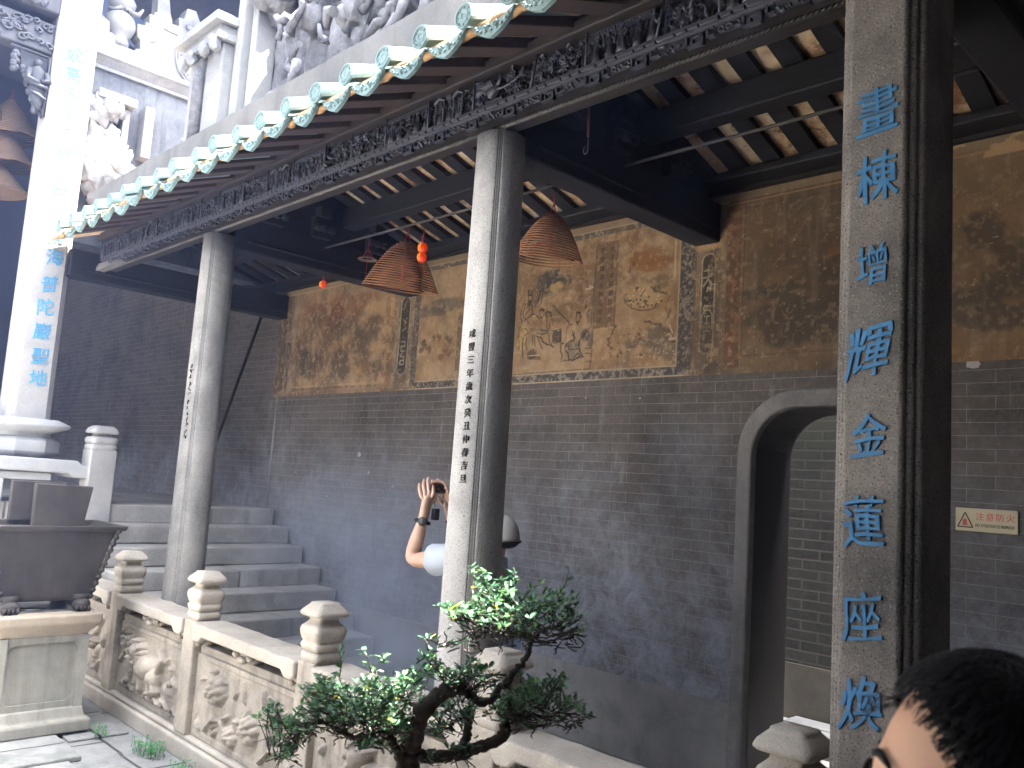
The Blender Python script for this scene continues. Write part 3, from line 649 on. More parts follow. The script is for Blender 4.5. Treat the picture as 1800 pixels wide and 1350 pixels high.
text_line(b, 'PAY ATTENTION TO FIREPROOF', Vector((-1.332, WY-.0122, 1.640)), UX, UZ, .0185, .163, .03)
b.build('small_lettering', plain('black_print', (.05,.06,.05), .6), sg)
b = MB()
tri = [(-1.408,1.636),(-1.343,1.636),(-1.3755,1.703)]
for i in range(3):
    p, q = tri[i], tri[(i+1) % 3]; b.tube([(p[0], WY-.0125, p[1]), (q[0], WY-.0125, q[1])], .0024, 4)
b.build('triangle', plain('brown_print', (.05,.03,.015), .6), sg)

# lane wall seen through the door
LBR = brick('lane_brick', (.066,.063,.056), (.045,.044,.040), (.115,.108,.092), bw=.27, bh=.075, gap=.008, mfac=.9, soot=(.022,.023,.02), sootf=.7, moss=(.05,.056,.042))
lw = thing('lane_wall', 'rough brick lane wall with thick pale mortar seen through the doorway', 'wall', (-3, 6.2, 0))
b = MB(); b.box(-14,8,6.2,6.5,0,8); b.build('brickwork', LBR, lw)
b = MB(); b.box(-7,3,6.18,6.21,.1,.5); b.build('plaster_foot', stone('lane_plaster', (.17,.15,.12), (.11,.10,.085), (.05,.05,.04), speck=.2, grime=.4), lw)
b = MB(); b.box(-3.05,-2.3,5.45,5.9,.1,.16, Matrix.Rotation(.02,4,'Z')); b.box(-3.1,-2.7,5.95,6.15,.1,.14)
tag(b.build('stone_slab', GRANITE_L, None, .01), 'flat pale stone slabs lying on the ground beyond the doorway', 'stone slab')
# ---------------------------------------------------------------- granite columns of the gallery
def column_rings(a_of_z, zs, cx, cy, power=2.25):
    angs = []
    for q in range(4):
        c = 45+90*q
        angs += [c-45, c-36, c-27, c-18, c-12, c-8, c-6, c-5, c-4.2, c-3.2, c-2.2, c-1.2, c, c+1.2, c+2.2, c+3.2, c+4.2, c+5, c+6, c+8, c+12, c+18, c+27, c+36]
    rings = []
    for z in zs:
        ring = []
        for t in angs:
            d = abs(((t+45) % 90)-45) if False else abs((t % 90)-45)
            g = 0
            for c0 in (4.6, 1.0):
                g += math.exp(-((d-c0)/.9)**2)*(.055 if c0 > 2 else .04)
            ct, st = abs(math.cos(R_(t))), abs(math.sin(R_(t)))
            r = a_of_z(z)*(1-g)/((ct**power+st**power)**(1/power))
            ring.append((cx+r*math.cos(R_(t)), cy+r*math.sin(R_(t)), z))
        rings.append(ring)
    return rings
def granite_column(cx, label, mat=None):
    t = thing('granite_column', label, 'column', (cx, 2.6, 0), 'granite columns of the covered walk')
    b = MB(); zs = [0, .4, .9, 1.6, 2.4, 3.0, 3.30]
    b.loops(column_rings(lambda z: .131-.021*(z/3.3), zs, 0, 0)); 
    for i in range(len(b.v)): v = b.v[i]; b.v[i] = (v[0]+cx, v[1]+2.6, v[2])
    b.build('shaft', mat or GRANITE, t)
    return t
cn = granite_column(-2.85, 'grey granite column hiding the photographer, with a line of black characters')
b = MB()
for i, ch in enumerate('咸豐三年歲次癸丑仲春吉旦'):
    py = 586+i*23.2; a = .131-.021*((at_y(830-(py-586)*.066, py, 2.48)).z/3.3)
    q = at_y(830-(py-586)*.066, py, 2.6-a); put_glyph(b, ch, Vector((q.x, 2.6-a+.0015, q.z)), UX, UZ, .041, .004, .6, R_(random.uniform(-4,4)), .003)
b.build('inscription', DARKP, cn)
cf = granite_column(-5.74, 'shaded grey granite column standing against the foot of the stone steps', GRANITE_SHADED)
b = MB()
rs = random.Random(3)
for i in range(13):
    py = 642+i*10.4; a = .131-.021*(1.9/3.3); q = at_y(336-(py-642)*.092, py, 2.6-a)
    for j in range(rs.randint(3,5)):
        x = q.x+rs.uniform(-.015,.008); z = q.z+rs.uniform(-.014,.014); L = rs.uniform(.008,.02)
        if rs.random() < .5: b.box(x, x+L, 2.6-a-.001, 2.6-a+.01, z, z+.0032)
        else: b.box(x, x+.0032, 2.6-a-.001, 2.6-a+.01, z-L*.7, z+L*.3)
b.build('inscription', DARKP, cf)

# ---------------------------------------------------------------- square pillars with couplets
def notch_section(x0, x1, y0, y1, c, steps=3):
    # rectangle with stepped reeded corners; returns outline counter-clockwise seen from above
    def corner(px, py, sx, sy):
        pts = []; st = c/steps
        for i in range(steps):
            ax, ay = px-sx*c+sx*st*i, py-sy*st*i
            for k_ in range(6):
                t = k_/5; pts.append((ax+sx*st*math.sin(t*math.pi/2)*.92, ay-sy*st*(1-math.cos(t*math.pi/2))*.92))
        return pts
    out = []
    out += corner(x1, y1, 1, 1)                      # from (+y face) to (+x face)
    out += [(p[0], p[1]) for p in reversed(corner(x1, y0, 1, -1))]
    out += corner(x0, y0, -1, -1)
    out += [(p[0], p[1]) for p in reversed(corner(x0, y1, -1, 1))]
    return out[::-1]
rp = thing('inscribed_pillar', 'square dark granite pillar with large blue brushed characters and reeded black corners', 'pillar', (-.965, 2.45, 0))
b = MB(); b.prism(notch_section(-1.085,-.845,2.30,2.60,.052), 'z', 0, 3.75); b.build('shaft', GRANITE_D, rp)
b = MB()
ys = [(150,237),(270,355),(430,500),(570,665),(727,803),(872,962),(1038,1128),(1190,1285)]
xs = [1543,1543,1533,1527,1527,1519,1515,1513]
for ch, (ya, yb), xm in zip('畫棟增輝金蓮座煥', ys, xs):
    q = at_y(xm, (ya+yb)/2, 2.30); hgt = at_y(xm, ya, 2.3).z-at_y(xm, yb, 2.3).z
    put_glyph(b, ch, Vector((q.x, 2.2995, q.z)), UX, UZ, hgt*1.06, .012, 1.15, R_(-2), .005, .80)
b.build('inscription', BLUEP, rp)

# ---------------------------------------------------------------- carved beam under the eave
cb_ = thing('carved_eave_beam', 'blackened timber beam carved with figures, flowers and fretwork under the tiled eave', 'beam', (-4.3, 2.5, 3.3))
XL, XR = -7.78, -1.075
b = MB(); b.box(XL, XR, 2.53, 2.615, 3.315, 3.66); b.build('beam', SOOT_B, cb_, .008)
b = MB(); b.tube([(XL,2.535,3.318),(XR,2.535,3.318)], .011, 8)
for i in range(int((XR-XL)/.022)):
    x = XL+i*.022; b.tube([(x,2.524,3.312),(x+.016,2.5245,3.325)], .0035, 4)
b.build('rope_edge', stone('worn_edge', (.085,.08,.072), (.03,.028,.027), speck=.3, grime=.3, rough=.6), cb_)
b = MB(); b.box(XL, XR, 2.42, 2.53, 3.545, 3.60); b.box(XL, XR, 2.44, 2.53, 3.600, 3.655); b.build('top_moulding', SOOT_B, cb_, .008)
# fret course and pierced hanging border
b = MB(); b.box(XL+.05, XR, 2.455, 2.53, 3.368, 3.380); b.box(XL+.05, XR, 2.448, 2.53, 3.392, 3.400)
x = XL+.06; i = 0
while x < XR-.05:
    L = .052 if i % 3 else .085
    b.box(x, x+L-.008, 2.446, 2.53, 3.379, 3.393); x += L; i += 1
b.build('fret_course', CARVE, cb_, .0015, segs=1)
b = MB(); x = XL+.25; i = 0; rs = random.Random(5); t_ = .006
def bar(x0, z0, x1, z1, y=2.462, r=.0045): b.box(min(x0,x1)-r, max(x0,x1)+r, y-.006, y+.012, min(z0,z1)-r, max(z0,z1)+r)
while x < XR-.14:
    z1, z0 = 3.364, 3.318
    kind = i % 4
    if kind in (0, 2):
        bar(x, z1, x+.11, z1); bar(x, z1, x, z0); bar(x, z0, x+.07, z0); bar(x+.07, z0, x+.07, z1-.016); bar(x+.025, z1-.016, x+.07, z1-.016); bar(x+.025, z1-.03, x+.025, z1-.016); bar(x+.09, z1, x+.09, z0+.012); bar(x+.09, z0+.012, x+.115, z0+.012)
        x += .125
    elif kind == 1:
        for j in range(3):
            cx = x+.02+j*.032; b.tube([(cx+.014*math.cos(a*.7)*(1-a*.09), 2.46, 3.342+.016*math.sin(a*.7)*(1-a*.09)) for a in range(9)], .005, 5)
            b.ell((cx+.016,2.456,3.33+.012*(j%2)), (.010,.008,.007), 6, 4)
        bar(x, z1, x+.10, z1); x += .108
    else:
        for j in range(9):
            b.ell((x+.012+j*.011, 2.455+rs.uniform(-.004,.004), 3.338+rs.uniform(-.018,.018)), (rs.uniform(.007,.013), .010, rs.uniform(.006,.011)), 6, 4, Matrix.Rotation(rs.uniform(0,3),3,'Y'))
        bar(x, z1, x+.12, z1); x += .125
    i += 1
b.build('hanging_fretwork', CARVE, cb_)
# carved panels: ground plus undercut figures, flowers, scrolls
def leaf(b, x, z, y, L, wd, ang, curl=.012):
    n_ = 5; d = Vector((math.cos(ang), 0, math.sin(ang))); s_ = Vector((-math.sin(ang), 0, math.cos(ang))); rings = []
    for i_ in range(n_+1):
        t = i_/n_; wv = wd*math.sin(math.pi*min(1, .08+t*.92))**.8
        c = Vector((x, y-curl*math.sin(t*2.6), z)) + d*L*t
        rings.append([c+s_*wv, c+Vector((0,-.006,0)), c-s_*wv, c+Vector((0,.006,0))])
    b.loops(rings)
def scroll(b, x, z, y, r, a0, turns, sgn=1, tr=.006):
    pts = []
    for i_ in range(14):
        t = i_/13; rr = r*(1-.8*t); a = a0+sgn*turns*2*math.pi*t
        pts.append((x+rr*math.cos(a), y-.012*t, z+rr*math.sin(a)))
    b.tube(pts, [tr*(1-.4*i_/13) for i_ in range(14)], 5)
def flower(b, x, z, y, r, rs):
    a0 = rs.random()*6
    for i_ in range(6):
        a = a0+i_*math.pi/3; b.ell((x+r*.6*math.cos(a), y, z+r*.6*math.sin(a)), (r*.42, r*.3, r*.30), 6, 4, Matrix.Rotation(-a,3,'Y'))
    b.ell((x, y-r*.2, z), (r*.3, r*.3, r*.3), 6, 4)
def figure(b, x, z0, y, h, rs):
    lean = rs.uniform(-.12,.12)
    rings = []
    for t, rw, rd in ((0,.20,.14),(.2,.17,.13),(.45,.12,.10),(.62,.15,.10),(.74,.13,.09),(.80,.05,.05)):
        rings.append([(x+lean*h*t+rw*h*math.cos(2*math.pi*k_/10)*(1+.12*math.cos(6*math.pi*k_/10+rs.random())), y+rd*h*math.sin(2*math.pi*k_/10), z0+h*t) for k_ in range(10)])
    b.loops(rings)
    b.ell((x+lean*h*.86, y-.02*h, z0+h*.87), (.07*h,.07*h,.085*h), 8, 6); b.ell((x+lean*h*.9, y, z0+h*.965), (.055*h,.055*h,.05*h), 6, 4)
    for s_ in (-1, 1):
        e = Vector((x+s_*h*.2, y-.05*h, z0+h*rs.uniform(.42,.6))); hnd = Vector((x+s_*h*rs.uniform(.02,.28), y-.11*h, z0+h*rs.uniform(.45,.9)))
        b.tube([(x+s_*h*.11, y-.01, z0+h*.70), e, hnd], [.05*h,.055*h,.035*h], 5)
    for k_ in range(4):
        xx = x+rs.uniform(-.12,.12)*h; b.tube([(xx*1, y-.12*h, z0+h*.5), (xx+rs.uniform(-.05,.05)*h, y-.14*h, z0+.02)], [.012*h,.018*h], 4)
zb, zt = 3.402, 3.543
YB = 2.505
rs = random.Random(21)
bays = [(XL+.02,-5.80,'far bay of carved figures'),(-5.80,-2.93,'middle bay of carved figures and flowers'),(-2.93,XR,'near bay of carved phoenix, peonies and figures')]
for bi, (xa, xb, lab) in enumerate(bays):
    b = MB(); nx = int((xb-xa)/.006); nz = 26
    xsn = np.linspace(xa, xb, nx); zsn = np.linspace(zb, zt, nz)
    H = fbm(nz, nx, .05, .006, octv=4)*.018+np.abs(fbm(nz, nx, .025, .006, octv=3)-.5)*.05
    Xg, Zg = np.meshgrid(xsn, zsn); P = np.stack([Xg, YB-H, Zg], -1)
    v0 = [tuple(p) for p in P.reshape(-1,3)]
    f0 = [(i_*nx+j, i_*nx+j+1, (i_+1)*nx+j+1, (i_+1)*nx+j) for i_ in range(nz-1) for j in range(nx-1)]
    b.add(v0, f0, True)
    x = xa+.03; seg = 0
    kinds = {0: ['fig','sc','fig','med','sc','fig'], 1: ['sc','fig','fl','gate','fig','sc','fl','fig','gate','sc','fl','med'], 2: ['bird','fl','fig','sc','fig','fl','bird','fig']}[bi]
    while x < xb-.06:
        kd = kinds[seg % len(kinds)]; L = {'fig': .34, 'sc': .26, 'med': .20, 'fl': .30, 'gate': .30, 'bird': .36}[kd]; L = min(L, xb-x-.01)
        # divider, some slanted
        sl = .03 if (seg % 2 and bi == 2) else 0
        b.tube([(x, 2.452, zb), (x+sl, 2.452, zt)], .006, 5)
        ym = 2.468
        if kd == 'fig':
            n_ = max(1, int(L/.062))
            for j in range(n_): figure(b, x+.04+j*(L-.06)/max(1,n_-1) if n_ > 1 else x+L/2, zb+.002, ym+rs.uniform(-.008,.012), rs.uniform(.105,.136), rs)
            b.box(x+.01, x+L-.01, 2.462, 2.50, zt-.02, zt-.006)
            for j in range(int(L/.016)): b.ell((x+.012+j*.016, 2.456, zt-.024), (.0055,.0055,.006), 5, 4)
        elif kd == 'gate':
            for xx in (.05, .11, L-.11, L-.05):
                for j in range(9): b.ell((x+xx, 2.458, zb+.008+j*.0115), (.0075,.0075,.0062), 6, 4)
            b.tube([(x+.04,2.456,zt-.03),(x+.08,2.452,zt-.012),(x+.12,2.456,zt-.03)], .008, 5); b.tube([(x+L-.12,2.456,zt-.03),(x+L-.08,2.452,zt-.012),(x+L-.04,2.456,zt-.03)], .008, 5)
            for xx in (.08, L/2, L-.08): figure(b, x+xx, zb+.002, ym, .108, rs)
            b.box(x+.13, x+L-.13, 2.45, 2.50, zt-.03, zt-.012)
        elif kd == 'med':
            cx, cz = x+L/2, (zb+zt)/2
            b.tube([(cx+.078*math.cos(a*math.pi/14), 2.448, cz+.064*math.sin(a*math.pi/14)) for a in range(28)], .0065, 6, closed=True)
            figure(b, cx, cz-.052, 2.465, .10, rs)
            for j in range(10): leaf(b, cx+rs.uniform(-.05,.05), cz+rs.uniform(-.04,.04), 2.468, rs.uniform(.02,.04), .008, rs.uniform(0,6))
            for s_ in (-1, 1):
                for j in range(5): b.ell((cx+s_*(.092-.003*j), 2.458, cz-.045+.02*j), (.009,.009,.009), 6, 4)
        elif kd == 'bird':
            cx, cz = x+L*.36, zb+.06
            b.ell((cx, 2.46, cz), (.045,.022,.026), 10, 6, Matrix.Rotation(-.5,3,'Y')); b.tube([(cx+.03,2.455,cz+.015),(cx+.05,2.45,cz+.04),(cx+.045,2.448,cz+.058)], [.012,.008,.009], 6)
            for j in range(6): b.tube([(cx-.03,2.455,cz-.01+.004*j),(cx-.07,2.45,cz+.005+.010*j),(cx-.10-.004*j,2.452,cz-.01+.016*j)], [.005,.004,.002], 4)
            for j in range(6): leaf(b, cx+.01-.008*j, cz+.01, 2.445, .05, .008, 2.0+.16*j)
            b.tube([(cx+.06+.13*math.cos(a), 2.452, cz+.05+.055*math.sin(a)) for a in [-1.9+.25*i_ for i_ in range(9)]], .006, 5)
            flower(b, cx+.16, zb+.03, 2.455, .026, rs); flower(b, cx+.12, zt-.035, 2.458, .022, rs)
            for j in range(12): leaf(b, x+rs.uniform(.02,L-.02), rs.uniform(zb+.06,zt-.015), 2.462, rs.uniform(.02,.045), .008, rs.uniform(0,6.3))
            b.box(cx-.05, cx+.06, 2.455, 2.50, zb+.004, zb+.016)
        if kd in ('sc','fl'):
            for j in range(int(L/.05)): scroll(b, x+.03+j*.05+rs.uniform(-.01,.01), rs.uniform(zb+.035,zt-.03), 2.472, rs.uniform(.018,.034), rs.random()*6, rs.uniform(.8,1.4), rs.choice((-1,1)), .0055)
            for j in range(int(L/.022)): leaf(b, x+rs.uniform(.01,L-.02), rs.uniform(zb+.01,zt-.01), 2.462, rs.uniform(.025,.05), rs.uniform(.006,.012), rs.uniform(0,6.3))
        if kd == 'fl':
            for j in range(4): flower(b, x+.05+j*(L-.08)/3, rs.uniform(zb+.03,zt-.03), 2.458, rs.uniform(.018,.027), rs)
        for j in range(int(L/.011)):
            b.ell((x+rs.uniform(0,L), 2.475+rs.uniform(-.006,.012), rs.uniform(zb+.006,zt-.006)), (rs.uniform(.006,.016), .012, rs.uniform(.005,.010)), 6, 4, Matrix.Rotation(rs.uniform(0,3),3,'Y'))
        x += L+.012; seg += 1
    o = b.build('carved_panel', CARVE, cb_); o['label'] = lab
b = MB(); b.add([(XL-.14,2.46,3.30),(XL+.5,2.46,3.315),(XL+.5,2.46,3.345),(XL,2.46,3.36),(XL-.14,2.53,3.30),(XL+.5,2.53,3.315),(XL+.5,2.53,3.345),(XL,2.53,3.36)],[(0,1,2,3),(7,6,5,4),(0,4,5,1),(1,5,6,2),(2,6,7,3),(3,7,4,0)]); b.build('end_board', stone('weathered_board', (.16,.155,.14), (.08,.08,.075), speck=.3, grime=.4, rough=.7), cb_)

# ---------------------------------------------------------------- gallery roof: tiled eave, rafters, ceiling, parapet
roof = thing('gallery_roof', 'roof of the covered walk with pale green glazed eave tiles and sooty rafters', 'roof', (-4, 3, 3.6))
PITCH = .27
TX = [-7.32+PITCH*i for i in range(28)]
eave_z, eave_y = 3.50, 2.0
SL = .42                                                # tiles rise toward the parapet
rs = random.Random(4)
cover = None
def relief_disc(b, c, r):
    # round end tile: rim, sunk field, little boss pattern, facing -y
    prof = [(r,0.0),(r,-.012),(r*.86,-.012),(r*.80,-.006),(r*.55,-.007),(r*.5,-.010),(r*.30,-.010),(r*.22,-.006),(0.001,-.009)]
    rings = []
    for q, d in prof: rings.append([(c[0]+q*math.cos(2*math.pi*k_/20), c[1]+d, c[2]+q*math.sin(2*math.pi*k_/20)) for k_ in range(20)])
    b.loops([[p for p in reversed(rg)] for rg in rings], smooth=False)
    for k_ in range(8):
        a = 2*math.pi*k_/8; b.ell((c[0]+r*.67*math.cos(a), c[1]-.008, c[2]+r*.67*math.sin(a)), (r*.1,.005,r*.1), 5, 4)
b = MB(); r = .052
relief_disc(b, (0, 0, 0), r)
rings = []
for j in range(5):
    y = .085*j; z = SL*.085*j
    rings.append([((r-(.002 if j else 0))*math.cos(math.pi*k_/12), y, z+(r-(.002 if j else 0))*math.sin(math.pi*k_/12)) for k_ in range(-2,15)])
b.loops(rings, closed=False, cap=False)
cov_me = b.build('cover_tile', TILE, None).data
b = MB()
# drip tile: dished pan with a hanging scalloped face
rings = []
hw = PITCH/2-.012
for j in range(5):
    y = .03+.085*j; z = -.035+SL*.085*j
    rings.append([(u*hw, y, z-.030*(1-(u)**2)) for u in [-1+.2*k_ for k_ in range(11)]])
b.loops(rings, closed=False, cap=False)
poly = [(u*hw, -.035-.030*(1-u*u)) for u in [-1+.2*k_ for k_ in range(11)]]
low = [(.96*hw,-.05), (.72*hw,-.080), (.45*hw,-.102), (.2*hw,-.114), (0,-.122), (-.2*hw,-.114), (-.45*hw,-.102), (-.72*hw,-.080), (-.96*hw,-.05)]
b.prism([(p[0], p[1]) for p in poly]+low, 'y', .018, .036)
for i in range(9):
    a = math.pi*(1.08+.84*i/8); b.ell((.78*hw*math.cos(a), .016, -.05+.045*math.sin(a)), (.010,.006,.008), 5, 4)
scroll(b, -.025, -.08, .016, .017, 0, 1.2, 1, .004); scroll(b, .028, -.08, .016, .017, 3, 1.2, -1, .004)
drip_me = b.build('drip_tile', TILE, None).data
for nm in ('cover_tile', 'drip_tile'): D.objects.remove(D.objects[nm])
RAFT = wood('rafter_timber', (.055,.035,.028), (.03,.02,.017), .6)
b = MB(); b.prism([(2.055,3.422),(2.46,3.586),(2.46,3.642),(2.055,3.478)], 'x', -.068, .068); raf_me = b.build('eave_rafter', RAFT, None, .006).data; D.objects.remove(D.objects['eave_rafter'])
for i, x in enumerate(TX):
    for nm, me, dx in (('cover_tile', cov_me, 0), ('drip_tile', drip_me, PITCH/2), ('eave_rafter', raf_me, .13)):
        o = D.objects.new(nm, me); COL.objects.link(o); o.parent = roof; o.matrix_parent_inverse = Matrix.Translation(-roof.location)
        o.location = (x+dx+rs.uniform(-.006,.006), eave_y+rs.uniform(-.010,.010), eave_z+rs.uniform(-.006,.006)); o.rotation_euler = (rs.uniform(-.03,.03), rs.uniform(-.05,.05), rs.uniform(-.05,.05))
        if nm == 'eave_rafter':
            bv = o.modifiers.new('edge','BEVEL'); bv.width = .006; bv.segments = 2; o.location = (x+dx, 0, 0); o.rotation_euler = (0,0,0)
XE = 8.2
SOFF = stone('eave_plaster', (.80,.60,.40), (.62,.40,.22), (.07,.045,.03), speck=.2, grime=.55, bump=.4, sc=1.6)
b = MB(); b.add([(-7.88,2.05,3.470),(XE,2.05,3.470),(XE,2.46,3.635),(-7.88,2.46,3.635),(-7.88,2.05,3.482),(XE,2.05,3.482),(XE,2.46,3.65),(-7.88,2.46,3.65)], [(3,2,1,0),(4,5,6,7),(0,1,5,4),(1,2,6,5),(2,3,7,6),(3,0,4,7)])
b.box(-7.5, XE, 2.03, 2.075, 3.395, 3.44) if False else None
b.build('eave_soffit', SOFF, roof)
b = MB()
pts = []
xx = -7.5
while xx < XE: pts.append((xx, 2.052+rs.uniform(-.005,.005), 3.452+rs.uniform(-.007,.007))); xx += .045
b.tube(pts, [rs.uniform(.012,.022) for _ in pts], 6)
b.build('mortar_line', stone('orange_mortar', (.40,.25,.12), (.27,.15,.07), (.08,.05,.03), speck=.4, grime=.35, bump=.6, sc=1.5), roof)
PARAP = stone('grey_render', (.15,.147,.145), (.10,.10,.10), (.06,.06,.06), speck=.5, grime=.35, bump=.35, streak=.35)
b = MB(); n_ = 160; top = []
for i in range(n_+1): top.append((-7.45+(XE+7.45)*i/n_, 3.885+rs.uniform(-.004,.006)))
b.prism([(-7.45,3.665),(XE,3.665)]+top[::-1], 'y', 2.25, 2.46); b.build('parapet', PARAP, roof)
b = MB(); b.add([(-8.19,2.44,3.80),(8.2,2.44,3.80),(8.2,4.9,4.55),(-8.19,4.9,4.55),(-8.19,2.44,3.88),(8.2,2.44,3.88),(8.2,4.9,4.65),(-8.19,4.9,4.65)], [(3,2,1,0),(4,5,6,7),(0,1,5,4),(1,2,6,5),(2,3,7,6),(3,0,4,7)])
b.build('roof_slope', SOOT, roof)
# ceiling: stained tiles between sooty boards, falling to the wall
def ceil_z(y): return 3.60+.30*(4.2-y)
CEILT = NT('ceiling_tile')
cc = CEILT.mix(CEILT.ramp(CEILT.noise(5, 6, .7), .4, .62), (.46,.32,.19), (.15,.065,.03)); cc = CEILT.mix(CEILT.ramp(CEILT.noise(2.2, 4), .48, .6), cc, (.48,.38,.26)); cc = CEILT.mix(CEILT.ramp(CEILT.noise(11, 6, .75), .55, .64, 0, .8), cc, (.04,.025,.015))
CEILT.bump(CEILT.noise(40, 4), .3, .005); CEILT = CEILT.out(cc, .85)
b = MB(); b.add([(-9.5,2.6,ceil_z(2.6)+.03),(4,2.6,ceil_z(2.6)+.03),(4,4.36,ceil_z(4.36)+.03),(-9.5,4.36,ceil_z(4.36)+.03)], [(3,2,1,0)])
y = 2.62
while y < 4.36:
    y1 = min(y+.22, 4.36); b.add([(-9.5,y,ceil_z(y)+.024),(4,y,ceil_z(y)+.024),(4,y1,ceil_z(y1)+.028),(-9.5,y1,ceil_z(y1)+.028)], [(3,2,1,0)]); y += .22
b.build('ceiling_tiles', CEILT, roof)
b = MB()
def board(x): b.add([(x,2.6,ceil_z(2.6)-.02),(x+.106,2.6,ceil_z(2.6)-.02),(x+.106,4.36,ceil_z(4.36)-.02),(x,4.36,ceil_z(4.36)-.02),(x,2.6,ceil_z(2.6)+.02),(x+.106,2.6,ceil_z(2.6)+.02),(x+.106,4.36,ceil_z(4.36)+.02),(x,4.36,ceil_z(4.36)+.02)], [(3,2,1,0),(4,5,6,7),(0,1,5,4),(1,2,6,5),(2,3,7,6),(3,0,4,7)])
# board edges measured at strips x = -2.46, pitch .217
x0 = 0; board(x0); rme = b.build('ceiling_board', SOOT, None).data; D.objects.remove(D.objects['ceiling_board'])
i = 0; x = -9.4
while x < 2.0:
    o = D.objects.new('ceiling_board', rme); COL.objects.link(o); o.parent = roof; o.matrix_parent_inverse = Matrix.Translation(-roof.location); o.location = (x+.065, 0, 0); x += .217
b = MB(); b.box(-9.5, 4, 3.55, 3.67, 3.605, ceil_z(3.6)-.025); b.build('purlin', SOOT, roof, .01)
b = MB(); b.box(-9.5, 4, 4.18, WY-.002, 3.535, 3.588); b.build('wall_plate', SOOT, roof, .01)
b = MB(); b.box(-3.50,-2.95, 4.165, 4.182, 3.553, 3.575); b.build('red_paper_strip', plain('red_paper', (.20,.025,.02), .8), roof)

def cross_beam(x0, x1, y0, label, z0=3.22, z1=3.46, carve=True):
    t = thing('cross_beam', label, 'beam', ((x0+x1)/2, 3.4, z0), 'cross beams of the covered walk')
    b = MB(); b.box(x0, x1, y0, WY+.04, z0, z1); b.box(x0-.012, x1+.012, y0+.1, WY-.01, z0+.06, z0+.085); b.build('timber', SOOT, t, .012)
    if carve:
        b = MB(); b.box(x0+.03, x1-.03, 2.68, 4.25, z1, 3.9); b.build('upper_board', SOOT, t, .01)
        for yy in (2.95, 3.35, 3.85):
            b = MB(); b.box(x0-.03, x1+.03, yy-.08, yy+.08, z1+.003, z1+.16); b.box(x0-.06, x1+.06, yy-.05, yy+.05, z1+.16, z1+.24)
            for s_ in (x0-.05, x1+.05):
                for q in range(3): b.ell((s_, yy-.06+.06*q, z1+.07), (.03,.035,.03), 8, 6)
            b.build('bracket', SOOT, t, .01)
    return t
cross_beam(-2.935,-2.755,2.66,'sooty cross beam from the inscribed round column to the seal-script cartouche')
cross_beam(-5.83,-5.65,2.66,'sooty cross beam between the column by the steps and the wall')
cross_beam(-.93,-.75,2.56,'sooty cross beam running from the blue-lettered pillar to the wall')
cross_beam(-8.02,-7.84,2.25,'brown cross beam where the covered walk meets the hall', carve=False)
# carved corner bits catching light on the bracket of the nearer beam
# ---------------------------------------------------------------- iron rods and things hung from them
def rod(xa, xb, y, z, label):
    b = MB(); b.tube([(xa,y,z),((xa+xb)/2,y,z-.006),(xb,y,z)], .009, 8)
    return tag(b.build('tie_rod', stone('rusty_iron', (.055,.048,.045), (.03,.027,.026), (.02,.018,.018), speck=.4, grime=.3, rough=.6)), label, 'rod', 'iron rods of the covered walk')
RY, RZ = 3.4, 3.402
rod(-5.65,-2.935,RY,RZ,'iron rod above the two big incense coils')
rod(-2.755,-.93,RY,RZ,'iron rod between the inscribed round column and the blue-lettered pillar')
rod(-.75,2,RY,RZ,'iron rod passing behind the blue-lettered pillar toward the frame edge')

def coil(name_label, apex, R, H, turns, mat, tilt=(0,0), tr=.0050, group=None, cord=.12, power=.62, red=True):
    t = thing('incense_coil', name_label, 'incense coil', apex, group)
    M = Matrix.Translation(apex) @ Euler((tilt[0], tilt[1], 0)).to_matrix().to_4x4()
    b = MB(); pts = []; rad = []
    N = turns*36
    for i in range(N+1):
        u = i/N; a = 2*math.pi*turns*u
        rr = R*(.07+.93*(u**power)); zz = -H*(u**1.02)
        pts.append(M @ Vector((rr*math.cos(a), rr*math.sin(a), zz + .0012*math.sin(2*a+u*20)))); rad.append(tr)
    b.tube(pts, rad, 5); b.build('coil', mat, t)
    b = MB()
    for k_ in range(4):
        a = k_*math.pi/2+.4; line = []
        for i in range(12):
            u = i/11; rr = R*(.07+.93*(u**power))-.002; line.append(M @ Vector((rr*math.cos(a), rr*math.sin(a), -H*u-.001)))
        b.tube(line, .0022, 4)
        b.tube([M @ Vector((R*.12*math.cos(a), R*.12*math.sin(a), -.01)), M @ Vector((0,0,cord*.55))], .002, 4)
    b.tube([M @ Vector((0,0,cord*.5)), Vector(apex)+Vector((0,0,cord))], .003, 5)
    b.build('cord', REDCORD, t)
    b = MB(); b.box(-.012,.012,-.001,.001,-H*.85,-.01, M); b.build('paper_tag', plain('red_tag_paper', (.26,.05,.035), .85), t)
    return t
q = at_y(716,425,RY)
coil('large brown incense coil hanging with tilted rim between the two round columns', (q.x, RY, q.z), .262, .335, 20, COIL, (R_(2), R_(9)), group='brown coils under the walk')
q = at_y(972,377,RY)
coil('brown incense coil hanging beside the inscribed column, partly hidden by it', (q.x, RY, q.z), .205, .275, 18, COIL, (R_(1), R_(6)), group='brown coils under the walk')
